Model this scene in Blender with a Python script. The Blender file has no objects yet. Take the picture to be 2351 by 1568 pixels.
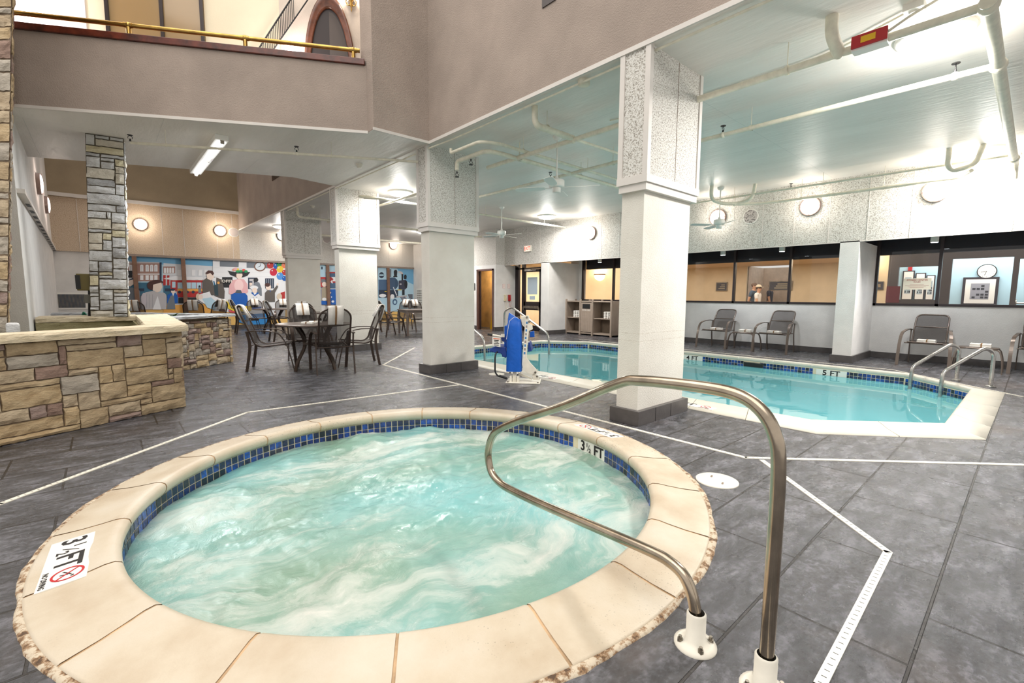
import bpy, math, random
from mathutils import Vector, Matrix, noise
random.seed(7)
C = bpy.context.scene
COL = C.collection
PI = math.pi
V = Vector

# ---------------------------------------------------------------- camera
FP, PITCH, ROLL, PHI, CH = 1059.0, .1007, .0052, .7238, 1.2
IW, IH = 2351, 1568
_c, _s = math.cos(PITCH), math.sin(PITCH)
_r = V((1, 0, 0)); _f = V((0, _c, -_s)); _u = V((0, _s, _c))
_r2 = math.cos(ROLL)*_r + math.sin(ROLL)*_u
_u2 = -math.sin(ROLL)*_r + math.cos(ROLL)*_u
def _cv(v):
    e2 = V((math.cos(PHI), math.sin(PHI), 0)); e1 = V((-math.sin(PHI), math.cos(PHI), 0))
    return V((v.dot(e2), v.dot(e1), v.z))
RT, FW, UPV = _cv(_r2), _cv(_f), _cv(_u2)
CAMP = V((0, 0, CH))
cam = bpy.data.cameras.new('camera'); cam.sensor_width = 36; cam.lens = FP/IW*36
cam.clip_start = .02; cam.clip_end = 200
co = bpy.data.objects.new('camera', cam); COL.objects.link(co)
M4 = Matrix((RT, UPV, -FW)).transposed().to_4x4(); M4.translation = CAMP
co.matrix_world = M4
C.camera = co

# ---------------------------------------------------------------- world, exposure
w = bpy.data.worlds.new('world'); C.world = w; w.use_nodes = True
w.node_tree.nodes['Background'].inputs[0].default_value = (1.0, .965, .92, 1)
w.node_tree.nodes['Background'].inputs[1].default_value = .72
C.view_settings.view_transform = 'Standard'; C.view_settings.look = 'None'
C.view_settings.exposure = 0.25; C.view_settings.gamma = 1
C.view_settings.use_curve_mapping = False
C.cycles.max_bounces = 8; C.cycles.diffuse_bounces = 4; C.cycles.glossy_bounces = 4
C.cycles.transparent_max_bounces = 12; C.cycles.transmission_bounces = 6
C.cycles.sample_clamp_indirect = 6; C.cycles.caustics_reflective = False; C.cycles.caustics_refractive = False
C.cycles.use_denoising = True

def area(name, loc, size, power, col=(1, 1, 1), direction=(0, 0, -1), sy=None, spread=PI):
    l = bpy.data.lights.new(name, 'AREA'); l.energy = power; l.color = col; l.size = size; l.spread = spread
    if sy: l.shape = 'RECTANGLE'; l.size_y = sy
    else: l.shape = 'DISK'
    o = bpy.data.objects.new(name, l); COL.objects.link(o); o.location = loc
    o.rotation_euler = V(direction).to_track_quat('-Z', 'Y').to_euler(); return o
# daylight coming down through the glazed atrium roof
area('atrium_skylight', (-1.0, 5.5, 9.0), 9, 430, (1.0, .95, .88))
area('atrium_skylight_near', (-2.5, -1.5, 8.5), 8, 300, (1.0, .96, .9))

# ---------------------------------------------------------------- measuring (pixel of the 2351x1568 photograph -> point of a real plane)
def ray(px, py): return FW + RT*((px-IW/2)/FP) - UPV*((py-IH/2)/FP)
def fl(px, py, z=0.0):
    d = ray(px, py); return CAMP + d*((z-CH)/d.z)
def onX(px, py, X):
    d = ray(px, py); return CAMP + d*(X/d.x)
def onY(px, py, Y):
    d = ray(px, py); return CAMP + d*(Y/d.y)
def onP(px, py, p, n):
    d = ray(px, py); n = V((n[0], n[1], 0)); p = V((p[0], p[1], 0))
    return CAMP + d*((p-CAMP).dot(n)/d.dot(n))

# ---------------------------------------------------------------- materials
def lin(c):
    return tuple((x/12.92 if x <= .04045 else ((x+.055)/1.055)**2.4) for x in [v/255 for v in c])
class Mt:
    def __init__(s, name, rgb=(200, 200, 200), rough=.5, metal=0., spec=.5, lit=False):
        m = bpy.data.materials.new(name); m.use_nodes = True; s.m = m; s.t = m.node_tree
        s.b = s.t.nodes['Principled BSDF']; s.out = s.t.nodes['Material Output']
        s.col = (*lin(rgb), 1)
        s.b.inputs['Base Color'].default_value = s.col
        s.b.inputs['Roughness'].default_value = rough; s.b.inputs['Metallic'].default_value = metal
        s.b.inputs['Specular IOR Level'].default_value = spec
    def n(s, typ, **kw):
        nd = s.t.nodes.new(typ)
        for k, v in kw.items():
            if k in nd.inputs: nd.inputs[k].default_value = v
            else: setattr(nd, k, v)
        return nd
    def l(s, a, b): s.t.links.new(a, b)
    def pos(s, scale=(1, 1, 1), obj=False, rot=(0, 0, 0), loc=(0, 0, 0)):
        if obj: o = s.n('ShaderNodeTexCoord').outputs['Object']
        else: o = s.n('ShaderNodeNewGeometry').outputs['Position']
        mp = s.n('ShaderNodeMapping'); mp.inputs['Scale'].default_value = scale; mp.inputs['Rotation'].default_value = rot
        mp.inputs['Location'].default_value = loc
        s.l(o, mp.inputs[0]); return mp.outputs[0]
    def noise(s, vec, scale, detail=4, rough=.55, dist=0):
        nd = s.n('ShaderNodeTexNoise'); s.l(vec, nd.inputs['Vector'])
        nd.inputs['Scale'].default_value = scale; nd.inputs['Detail'].default_value = detail
        nd.inputs['Roughness'].default_value = rough; nd.inputs['Distortion'].default_value = dist
        return nd.outputs['Fac']
    def ramp(s, fac, stops):
        r = s.n('ShaderNodeValToRGB'); e = r.color_ramp.elements
        while len(e) < len(stops): e.new(.5)
        for i, (p, c) in enumerate(stops):
            e[i].position = p; e[i].color = (*lin(c), 1) if len(c) == 3 else c
        s.l(fac, r.inputs[0]); return r.outputs[0]
    def mix(s, fac, a, b, mode='MIX'):
        m = s.n('ShaderNodeMix', data_type='RGBA', blend_type=mode)
        for sock, v in ((m.inputs[0], fac), (m.inputs[6], a), (m.inputs[7], b)):
            if hasattr(v, 'links'): s.l(v, sock)
            elif isinstance(v, (int, float)): sock.default_value = v
            else: sock.default_value = (*lin(v), 1) if len(v) == 3 else v
        return m.outputs[2]
    def math(s, op, a, b=None):
        m = s.n('ShaderNodeMath', operation=op)
        for i, v in enumerate((a, b)):
            if v is None: continue
            if hasattr(v, 'links'): s.l(v, m.inputs[i])
            else: m.inputs[i].default_value = v
        return m.outputs[0]
    def base(s, c): s.l(c, s.b.inputs['Base Color']); return s
    def rough(s, f, a=.3, b=.6):
        r = s.n('ShaderNodeMapRange'); s.l(f, r.inputs[0]); r.inputs[3].default_value = a; r.inputs[4].default_value = b
        s.l(r.outputs[0], s.b.inputs['Roughness']); return s
    def bump(s, h, dist=.01, strength=1.0):
        b = s.n('ShaderNodeBump'); b.inputs['Distance'].default_value = dist; b.inputs['Strength'].default_value = strength
        s.l(h, b.inputs['Height']); s.l(b.outputs[0], s.b.inputs['Normal']); return s
    def emit(s, rgb, st):
        s.b.inputs['Emission Color'].default_value = (*lin(rgb), 1); s.b.inputs['Emission Strength'].default_value = st; return s

def mottled(name, rgb, amp=.12, scale=6, rough=.6, bscale=120, bd=.002, metal=0, spec=.4):
    m = Mt(name, rgb, rough, metal, spec); p = m.pos()
    f = m.noise(p, scale, 5)
    a = tuple(max(0, c*(1-amp)) for c in rgb); b = tuple(min(255, c*(1+amp)) for c in rgb)
    m.base(m.ramp(f, [(.3, a), (.7, b)]))
    if bd: m.bump(m.noise(p, bscale, 3), bd)
    return m.m
def plain(name, rgb, rough=.5, metal=0, spec=.5): return Mt(name, rgb, rough, metal, spec).m
def glow(name, rgb, st): return Mt(name, rgb, .5).emit(rgb, st).m

MAT = {}
def speckle(name, lo, mid, hi):
    m = Mt(name, mid, .85); p = m.pos()
    f = m.noise(p, 84, 2, .6); g = m.noise(p, 1.3, 3)
    c = m.ramp(f, [(.38, lo), (.46, mid), (.6, hi)])
    m.base(m.mix(m.math('MULTIPLY', g, .25), c, mid)); m.bump(f, .004); return m.m
MAT['speckle'] = speckle('exposed_aggregate', (134, 127, 118), (202, 198, 190), (222, 220, 216))
MAT['tan_speckle'] = speckle('tan_aggregate', (150, 126, 104), (196, 176, 152), (214, 198, 178))
MAT['stucco'] = mottled('white_stucco', (222, 220, 217), .03, 3, .8, 70, .004)
def colmat():
    m = Mt('cream_stucco', (221, 216, 206), .8); p = m.pos()
    c = m.ramp(m.noise(p, 2.2, 5), [(.3, (212, 206, 196)), (.7, (226, 222, 213))])
    sx = m.n('ShaderNodeSeparateXYZ'); m.l(p, sx.inputs[0]); z = sx.outputs[2]; nz = m.noise(p, 30, 5, .7)
    for zz in (.845, .775):
        d = m.math('ABSOLUTE', m.math('SUBTRACT', z, m.math('ADD', m.math('MULTIPLY', nz, .012), zz)))
        band = m.ramp(m.math('ADD', m.math('MULTIPLY', d, 60), m.math('MULTIPLY', nz, .9)), [(.45, (255, 255, 255)), (.62, (0, 0, 0))])
        c = m.mix(m.math('MULTIPLY', band, .45), c, (150, 124, 98))
    m.base(c); m.bump(m.noise(p, 90, 3), .004); return m.m
MAT['column_stucco'] = colmat()
MAT['trimpaint'] = mottled('column_trim_paint', (214, 208, 202), .02, 4, .5, 40, 0)
MAT['taupe'] = mottled('taupe_stucco', (160, 146, 136), .05, 2.0, .9, 75, .006)
MAT['brown_wall'] = mottled('brown_stucco', (156, 140, 116), .04, 2.0, .9, 75, .004)
MAT['cream'] = mottled('cream_plaster', (226, 216, 192), .02, 2.0, .8, 60, .001)
def ceilmat():
    m = Mt('painted_concrete_ceiling', (196, 206, 204), .42); p = m.pos((1, .25, 1)); q = m.pos()
    f = m.noise(p, 3.0, 6); g = m.noise(q, .5, 3)
    c = m.ramp(f, [(.25, (222, 217, 210)), (.75, (236, 231, 225))])
    j = m.n('ShaderNodeTexBrick'); m.l(m.pos((1, 1, 1), loc=(.6, .3, 0)), j.inputs['Vector'])
    j.inputs['Scale'].default_value = 1; j.inputs['Brick Width'].default_value = 2.6; j.inputs['Row Height'].default_value = 2.9
    j.inputs['Mortar Size'].default_value = .004; j.inputs['Mortar Smooth'].default_value = .3
    c = m.mix(m.math('MULTIPLY', j.outputs['Fac'], .35), c, (170, 172, 170))
    m.base(c); m.rough(g, .35, .55); m.bump(m.math('ADD', m.math('MULTIPLY', m.noise(p, 18, 4), .5), g), .012); return m.m
MAT['ceiling'] = ceilmat()
def floormat():
    m = Mt('stamped_slate_floor', (88, 88, 92), .4, spec=.6); p = m.pos()
    def brick(loc, bw, rh, off, sq):
        j = m.n('ShaderNodeTexBrick'); j.offset = off; j.squash = sq; j.squash_frequency = 3
        m.l(m.pos(loc=loc), j.inputs['Vector'])
        j.inputs['Scale'].default_value = 1; j.inputs['Brick Width'].default_value = bw; j.inputs['Row Height'].default_value = rh
        j.inputs['Mortar Size'].default_value = .006; j.inputs['Mortar Smooth'].default_value = .35; j.inputs['Bias'].default_value = 0
        j.inputs['Color1'].default_value = (0, 0, 0, 1); j.inputs['Color2'].default_value = (1, 1, 1, 1); j.inputs['Mortar'].default_value = (.5, .5, .5, 1)
        return j
    j = brick((.26, .28, 0), .72, .46, .42, 1.35)
    g1 = m.noise(p, 1.1, 4); g2 = m.noise(m.pos((1, 2.3, 1), rot=(0, 0, .5)), 4.2, 10, .68, .12); g3 = m.noise(p, 42, 3)
    c = m.ramp(m.math('ADD', m.math('MULTIPLY', g2, .7), m.math('MULTIPLY', g3, .3)), [(.38, (50, 49, 51)), (.5, (74, 74, 78)), (.62, (118, 117, 124))])
    c = m.mix(m.math('MULTIPLY', j.outputs['Color'], .22), c, (64, 62, 62))
    warm = m.ramp(m.noise(p, .9, 5, .6, .5), [(.56, (0, 0, 0)), (.72, (255, 255, 255))])
    c = m.mix(m.math('MULTIPLY', warm, .34), c, (106, 88, 76))
    c = m.mix(j.outputs['Fac'], c, (44, 40, 38))
    m.base(c); m.rough(m.noise(p, 3.2, 6, .7), .08, .46)
    h = m.math('ADD', m.math('MULTIPLY', g2, .9), m.math('MULTIPLY', g3, .10))
    h = m.math('SUBTRACT', h, m.math('MULTIPLY', j.outputs['Fac'], .55))
    m.bump(h, .019); return m.m
MAT['floor'] = floormat()
MAT['base_tile'] = mottled('dark_base_tile', (82, 78, 77), .08, 9, .35, 60, .001)
MAT['coping'] = None
def copingmat(name, spk):
    m = Mt(name, (228, 214, 190), .45); p = m.pos()
    c = m.ramp(m.noise(p, 2.4, 5, .6), [(.25, (184, 164, 138)), (.5, (204, 190, 168)), (.75, (214, 204, 188))])
    if spk:
        v = m.n('ShaderNodeTexVoronoi'); m.l(p, v.inputs['Vector']); v.inputs['Scale'].default_value = 85
        area_ = m.ramp(m.noise(m.pos(loc=(3.1, 1.7, 0)), .75, 3), [(.5, (0, 0, 0)), (.62, (255, 255, 255))])
        dots = m.ramp(v.outputs['Distance'], [(.16, (255, 255, 255)), (.27, (0, 0, 0))])
        pick = m.ramp(m.noise(p, 40, 2), [(.5, (0, 0, 0)), (.56, (255, 255, 255))])
        c = m.mix(m.math('MULTIPLY', m.math('MULTIPLY', dots, area_), pick), c, (92, 84, 72))
    m.base(c); m.bump(m.noise(p, 130, 3), .0012); return m.m
MAT['coping'] = copingmat('spa_coping_stone', True)
MAT['pool_coping'] = mottled('pool_coping_stone', (206, 200, 186), .03, 2.5, .4, 90, .001)
MAT['grout'] = mottled('tan_grout', (196, 164, 128), .15, 14, .8, 80, .001)
MAT['tile_grout'] = plain('cream_tile_grout', (222, 210, 180), .6)
def rustmat():
    m = Mt('chipped_rim_paint', (200, 180, 150), .8); p = m.pos()
    m.base(m.ramp(m.noise(p, 26, 6, .7), [(.38, (84, 64, 48)), (.46, (150, 118, 86)), (.55, (204, 190, 168))])); m.bump(m.noise(p, 26, 6, .7), .0015); return m.m
MAT['rim'] = rustmat()
TILES = []
for i, c in enumerate(((12, 38, 100), (14, 58, 134), (12, 18, 42), (26, 46, 90), (14, 28, 66), (16, 70, 150))):
    m = Mt('blue_glass_tile_%d' % i, c, .12, spec=.8); p = m.pos()
    m.base(m.ramp(m.noise(p, 40, 3), [(.3, tuple(int(x*.6) for x in c)), (.7, tuple(min(255, int(x*1.35)) for x in c))])); TILES.append(m.m)
def foam():
    m = Mt('churning_spa_water', (150, 196, 186), .12, spec=.6)
    wq = m.pos(); wn = m.n('ShaderNodeTexNoise'); m.l(wq, wn.inputs['Vector']); wn.inputs['Scale'].default_value = 1.1; wn.inputs['Detail'].default_value = 3
    wm = m.n('ShaderNodeVectorMath', operation='MULTIPLY_ADD'); m.l(wn.outputs['Color'], wm.inputs[0]); wm.inputs[1].default_value = (1.1, 1.1, 0); m.l(wq, wm.inputs[2])
    mp = m.n('ShaderNodeMapping'); mp.inputs['Rotation'].default_value = (0, 0, .55); mp.inputs['Scale'].default_value = (.6, 1.7, 1); m.l(wm.outputs[0], mp.inputs[0])
    n0 = m.noise(mp.outputs[0], .95, 3, .5); n1 = m.noise(mp.outputs[0], 3.4, 8, .68); n2 = m.noise(wm.outputs[0], 8, 8, .7)
    f = m.math('ADD', m.math('MULTIPLY', n0, .52), m.math('ADD', m.math('MULTIPLY', n1, .34), m.math('MULTIPLY', n2, .14)))
    tq = m.ramp(m.noise(m.pos(loc=(-1.7, .4, 0)), .62, 2), [(.38, (124, 158, 138)), (.60, (122, 184, 184))])
    foamf = m.ramp(f, [(.40, (14, 14, 14)), (.49, (86, 86, 86)), (.56, (190, 190, 190)), (.64, (250, 250, 250))])
    m.base(m.mix(foamf, tq, (220, 220, 212)))
    m.rough(foamf, .10, .6)
    m.bump(m.math('ADD', m.math('MULTIPLY', n1, .6), m.math('MULTIPLY', m.noise(wm.outputs[0], 24, 5, .65), .22)), .03, .8); return m.m
MAT['foam'] = foam()
def water():
    m = Mt('still_pool_water'); t = m.t
    tr = m.n('ShaderNodeBsdfTransparent'); tr.inputs[0].default_value = (*lin((196, 240, 244)), 1)
    gl = m.n('ShaderNodeBsdfGlossy'); gl.inputs['Roughness'].default_value = .02
    fr = m.n('ShaderNodeFresnel'); fr.inputs[0].default_value = 1.33
    b = m.n('ShaderNodeBump'); b.inputs['Distance'].default_value = .0012; m.l(m.noise(m.pos((1, 1.4, 1)), 3.0, 2), b.inputs['Height'])
    m.l(b.outputs[0], gl.inputs['Normal']); m.l(b.outputs[0], fr.inputs['Normal'])
    df = m.n('ShaderNodeBsdfDiffuse'); df.inputs[0].default_value = (*lin((128, 214, 222)), 1)
    m0 = m.n('ShaderNodeMixShader'); m0.inputs[0].default_value = .5; m.l(tr.outputs[0], m0.inputs[1]); m.l(df.outputs[0], m0.inputs[2])
    mx = m.n('ShaderNodeMixShader'); m.l(fr.outputs[0], mx.inputs[0]); m.l(m0.outputs[0], mx.inputs[1]); m.l(gl.outputs[0], mx.inputs[2])
    m.l(mx.outputs[0], m.out.inputs[0]); return m.m
MAT['water'] = water()
MAT['basin'] = mottled('aqua_pool_plaster', (168, 226, 232), .05, 1.2, .7, 20, 0)
def glass(name, tint, k=1.5):
    m = Mt(name); tr = m.n('ShaderNodeBsdfTransparent'); tr.inputs[0].default_value = (*lin(tint), 1)
    gl = m.n('ShaderNodeBsdfGlossy'); gl.inputs['Roughness'].default_value = .01
    fr = m.n('ShaderNodeFresnel'); fr.inputs[0].default_value = k
    mx = m.n('ShaderNodeMixShader'); m.l(fr.outputs[0], mx.inputs[0]); m.l(tr.outputs[0], mx.inputs[1]); m.l(gl.outputs[0], mx.inputs[2])
    m.l(mx.outputs[0], m.out.inputs[0]); return m.m
MAT['glass'] = glass('window_glass', (240, 240, 240))
MAT['steel'] = None
def steel(name, rgb, r=.22):
    m = Mt(name, rgb, r, 1.0); p = m.pos()
    m.base(m.ramp(m.noise(p, 9, 5), [(.3, tuple(int(x*.78) for x in rgb)), (.7, rgb)])); m.rough(m.noise(p, 60, 2), r*.7, r*1.5); return m.m
MAT['steel'] = steel('brushed_stainless_steel', (196, 180, 160), .18)
MAT['steel2'] = steel('pale_stainless_steel', (214, 210, 205), .28)
MAT['brass'] = steel('polished_brass', (196, 158, 88), .2)
MAT['bolt'] = steel('weathered_bolt_steel', (158, 150, 138), .4)
MAT['white_plastic'] = mottled('white_plastic', (232, 226, 212), .03, 12, .35, 60, 0)
MAT['white_metal'] = plain('white_painted_metal', (232, 230, 224), .35)
MAT['pipe'] = mottled('cream_painted_pipe', (226, 220, 202), .05, 14, .4, 60, 0)
MAT['black'] = plain('black_rubber', (22, 22, 24), .5)
MAT['bronze'] = plain('dark_bronze_frame', (52, 44, 46), .35, .3)
MAT['chair'] = plain('brown_chair_metal', (70, 57, 50), .3, .35)
MAT['tabletop'] = plain('brown_table_metal', (98, 84, 76), .3, .2)
MAT['lounge'] = plain('taupe_chair_metal', (104, 92, 84), .3, .35)
def meshmat():
    m = Mt('woven_sling_mesh', (64, 56, 52), .7)
    tr = m.n('ShaderNodeBsdfTransparent'); mx = m.n('ShaderNodeMixShader'); mx.inputs[0].default_value = .70
    m.l(tr.outputs[0], mx.inputs[1]); m.l(m.b.outputs[0], mx.inputs[2]); m.l(mx.outputs[0], m.out.inputs[0]); return m.m
MAT['sling'] = meshmat()
MAT['towel'] = mottled('white_terry_towel', (236, 231, 224), .03, 20, .95, 300, .003)
MAT['stripe'] = mottled('brown_towel_stripe', (150, 118, 86), .05, 20, .95, 300, .003)
MAT['blue'] = mottled('blue_vinyl_cover', (18, 92, 190), .08, 5, .45, 20, .004)
MAT['navy'] = plain('navy_plastic_seat', (28, 62, 142), .35)
MAT['red'] = plain('red_paint', (176, 34, 40), .4)
MAT['ink'] = plain('black_ink', (30, 26, 26), .6)
MAT['redink'] = plain('red_ink', (190, 30, 36), .6)
MAT['paper'] = plain('white_sign_face', (236, 232, 224), .5)
MAT['lightblue_paper'] = plain('pale_blue_paper', (206, 224, 238), .6)
MAT['yellow'] = plain('yellow_plastic', (226, 176, 28), .4)
MAT['cherry'] = mottled('dark_cherry_wood', (84, 36, 24), .3, 8, .25, 60, 0, spec=.6)
MAT['arch_wood'] = mottled('polished_arch_wood', (92, 56, 42), .25, 8, .25, 60, 0, spec=.6)
MAT['cabinet'] = mottled('taupe_cabinet_board', (162, 146, 132), .03, 8, .5, 60, 0)
MAT['cabinet_in'] = mottled('taupe_cabinet_lining', (128, 112, 96), .03, 8, .6, 60, 0)
def stone(name, a, b):
    m = Mt(name, a, .85); p = m.pos((1, 1, 2.2)); f = m.noise(p, 6, 8, .65)
    m.base(m.ramp(f, [(.28, a), (.72, b)])); m.bump(m.math('ADD', f, m.math('MULTIPLY', m.noise(p, 40, 4), .3)), .02); return m.m
TANS = [stone('tan_fieldstone', (150, 128, 98), (196, 174, 140)), stone('buff_fieldstone', (158, 138, 112), (204, 186, 158)),
        stone('golden_fieldstone', (158, 130, 92), (204, 182, 146)), stone('mauve_fieldstone', (120, 94, 84), (176, 156, 146)),
        stone('umber_fieldstone', (122, 98, 86), (160, 134, 120)), stone('grey_fieldstone', (150, 140, 126), (190, 180, 166))]
GREYS = [stone('pale_ledgestone', (186, 185, 184), (222, 222, 222)), stone('ash_ledgestone', (172, 171, 170), (212, 212, 212)),
         stone('warm_ledgestone', (186, 178, 162), (220, 212, 198)), stone('slate_ledgestone', (150, 149, 150), (190, 190, 190)),
         stone('cream_ledgestone', (196, 184, 150), (220, 212, 184)), stone('rust_ledgestone', (176, 120, 84), (212, 176, 146))]
MAT['mortar'] = mottled('stone_mortar', (122, 106, 88), .1, 14, .9, 60, .004)
MAT['mortar_grey'] = mottled('grey_stone_mortar', (96, 88, 76), .1, 14, .9, 60, .004)
MAT['capstone'] = stone('limestone_cap', (196, 178, 146), (226, 212, 186))
MAT['algae'] = stone('damp_basin_concrete', (132, 122, 84), (176, 166, 130))
MAT['leaf'] = mottled('green_leaf', (70, 128, 52), .3, 20, .5, 40, 0)

# ---------------------------------------------------------------- mesh builder
def frame_for(d):
    d = d.normalized(); a = V((0, 0, 1)) if abs(d.z) < .9 else V((1, 0, 0))
    x = a.cross(d).normalized(); return x, d.cross(x).normalized()
class MB:
    def __init__(s): s.v = []; s.f = []; s.mi = []; s.sm = []
    def add(s, vs, fs, mi=0, sm=False):
        b = len(s.v); s.v += [V(v) for v in vs]
        for f in fs: s.f.append([b+i for i in f]); s.mi.append(mi); s.sm.append(sm)
    def box(s, a, b, mi=0, ang=0, piv=None):
        x0, y0, z0 = a; x1, y1, z1 = b
        vs = [V(p) for p in ((x0, y0, z0), (x1, y0, z0), (x1, y1, z0), (x0, y1, z0), (x0, y0, z1), (x1, y0, z1), (x1, y1, z1), (x0, y1, z1))]
        if ang:
            pv = V(piv) if piv else V(((x0+x1)/2, (y0+y1)/2, 0)); R = Matrix.Rotation(ang, 3, 'Z'); vs = [pv + R@(v-pv) for v in vs]
        s.add(vs, [(0, 3, 2, 1), (4, 5, 6, 7), (0, 1, 5, 4), (1, 2, 6, 5), (2, 3, 7, 6), (3, 0, 4, 7)], mi); return s
    def xpane(s, x, y0, y1, z0, z1, mi=0): s.quad((x, y0, z0), (x, y0, z1), (x, y1, z1), (x, y1, z0), mi); return s
    def cbox(s, c, size, mi=0, ang=0):
        h = V(size)/2; c = V(c); s.box(c-h, c+h, mi, ang, (c.x, c.y, 0)); return s
    def obox(s, o, ex, ey, ez, mi=0):
        o, ex, ey, ez = V(o), V(ex), V(ey), V(ez)
        s.add([o, o+ex, o+ex+ey, o+ey, o+ez, o+ex+ez, o+ex+ey+ez, o+ey+ez],
              [(0, 3, 2, 1), (4, 5, 6, 7), (0, 1, 5, 4), (1, 2, 6, 5), (2, 3, 7, 6), (3, 0, 4, 7)], mi); return s
    def prism(s, pts, z0, z1, mi=0):
        n = len(pts); vs = [(p[0], p[1], z0) for p in pts]+[(p[0], p[1], z1) for p in pts]
        s.add(vs, [list(range(n))[::-1], list(range(n, 2*n))]+[(i, (i+1) % n, n+(i+1) % n, n+i) for i in range(n)], mi); return s
    def quad(s, a, b, c, d, mi=0): s.add([a, b, c, d], [(0, 1, 2, 3)], mi); return s
    def cyl(s, a, b, r, r2=None, seg=14, mi=0, cap=True):
        a, b = V(a), V(b); r2 = r if r2 is None else r2; x, y = frame_for(b-a)
        vs = [a+(x*math.cos(t)+y*math.sin(t))*r for t in [2*PI*i/seg for i in range(seg)]]+[b+(x*math.cos(t)+y*math.sin(t))*r2 for t in [2*PI*i/seg for i in range(seg)]]
        s.add(vs, [(i, (i+1) % seg, seg+(i+1) % seg, seg+i) for i in range(seg)], mi, True)
        if cap: s.add(vs, [list(range(seg))[::-1], list(range(seg, 2*seg))], mi)
        return s
    def tube(s, path, r, seg=10, mi=0, cap=True, closed=False):
        P = [V(p) for p in path]; n = len(P); rings = []; x = None
        for i in range(n):
            d = (P[(i+1) % n]-P[i-1]) if closed else (P[min(i+1, n-1)]-P[max(i-1, 0)])
            d.normalize()
            if x is None: x, y = frame_for(d)
            x = (x-d*x.dot(d)).normalized(); y = d.cross(x)
            rr = r[i] if isinstance(r, (list, tuple)) else r
            rings.append([P[i]+(x*math.cos(2*PI*k/seg)+y*math.sin(2*PI*k/seg))*rr for k in range(seg)])
        vs = [v for g in rings for v in g]; fs = []
        for i in range(n if closed else n-1):
            j = (i+1) % n
            for k in range(seg): fs.append((i*seg+k, i*seg+(k+1) % seg, j*seg+(k+1) % seg, j*seg+k))
        s.add(vs, fs, mi, True)
        if cap and not closed: s.add(rings[0]+rings[-1], [list(range(seg))[::-1], list(range(seg, 2*seg))], mi)
        return s
    def bar(s, path, wv, w, t, mi=0):
        # flat bar: width w along the fixed vector wv, thickness t
        P = [V(p) for p in path]; wv = V(wv).normalized(); vs = []; n = len(P)
        for i in range(n):
            d = (P[min(i+1, n-1)]-P[max(i-1, 0)]).normalized(); nn = d.cross(wv).normalized()
            for a, b in ((-1, -1), (1, -1), (1, 1), (-1, 1)): vs.append(P[i]+wv*(a*w/2)+nn*(b*t/2))
        fs = [(0, 1, 2, 3), tuple(4*(n-1)+k for k in (3, 2, 1, 0))]
        for i in range(n-1):
            for k in range(4): fs.append((4*i+k, 4*(i+1)+k, 4*(i+1)+(k+1) % 4, 4*i+(k+1) % 4))
        s.add(vs, fs, mi); return s
    def lathe(s, c, prof, seg=48, mi=0, a0=0, a1=2*PI, sm=True, axis='Z'):
        c = V(c); full = abs(a1-a0-2*PI) < 1e-6; n = seg if full else seg+1; vs = []
        for i in range(n):
            t = a0+(a1-a0)*i/seg
            for r, z in prof:
                p = V((r*math.cos(t), r*math.sin(t), z))
                if axis == 'X': p = V((-p.z, p.x, p.y))
                if axis == 'Y': p = V((p.x, -p.z, p.y))
                vs.append(c+p)
        m = len(prof); fs = []
        for i in range(seg):
            j = (i+1) % n
            for k in range(m-1): fs.append((i*m+k, j*m+k, j*m+k+1, i*m+k+1))
        s.add(vs, fs, mi, sm); return s
    def ball(s, c, r, seg=14, mi=0, sc=(1, 1, 1)):
        pr = [(max(1e-4, math.cos(t))*r, math.sin(t)*r) for t in [-PI/2+PI*i/8 for i in range(9)]]
        b = len(s.v); s.lathe((0, 0, 0), pr, seg, mi)
        for v in s.v[b:]: v.x *= sc[0]; v.y *= sc[1]; v.z *= sc[2]; v += V(c)
        return s
    def build(s, name, mats, parent=None, bevel=0, subsurf=0, world=True):
        me = bpy.data.meshes.new(name)
        off = V(parent['_o']) if (parent is not None and world) else V((0, 0, 0))
        me.from_pydata([v-off for v in s.v], [], s.f)
        if not isinstance(mats, (list, tuple)): mats = [mats]
        for m in mats: me.materials.append(MAT[m] if isinstance(m, str) else m)
        me.polygons.foreach_set('material_index', s.mi); me.polygons.foreach_set('use_smooth', s.sm); me.update()
        o = bpy.data.objects.new(name, me); COL.objects.link(o)
        if parent is not None:
            o.parent = parent; o['_o'] = tuple(off)
        if bevel:
            b = o.modifiers.new('bevel', 'BEVEL'); b.width = bevel; b.segments = 2; b.limit_method = 'ANGLE'
        if subsurf:
            b = o.modifiers.new('sub', 'SUBSURF'); b.levels = b.render_levels = subsurf
        return o
def tag(o, label, cat, group=None, kind=None):
    o['label'] = label; o['category'] = cat
    if group: o['group'] = group
    if kind: o['kind'] = kind
    return o
def thing(name, label, cat, loc=(0, 0, 0), group=None, rz=0):
    o = bpy.data.objects.new(name, None); COL.objects.link(o); o.location = loc; o.rotation_euler = (0, 0, rz); o.empty_display_size = .1
    o['_o'] = tuple(loc); return tag(o, label, cat, group)
def struct(o): o['kind'] = 'structure'; return o
def dup(root, loc, rz, label, group=None):
    r = root.copy(); COL.objects.link(r); r.location = loc; r.rotation_euler = (0, 0, rz); r['label'] = label
    if group: r['group'] = group
    for ch in list(root.children):
        c = ch.copy(); COL.objects.link(c); c.parent = r
        for g in ch.children:
            d = g.copy(); COL.objects.link(d); d.parent = c
    return r
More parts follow.
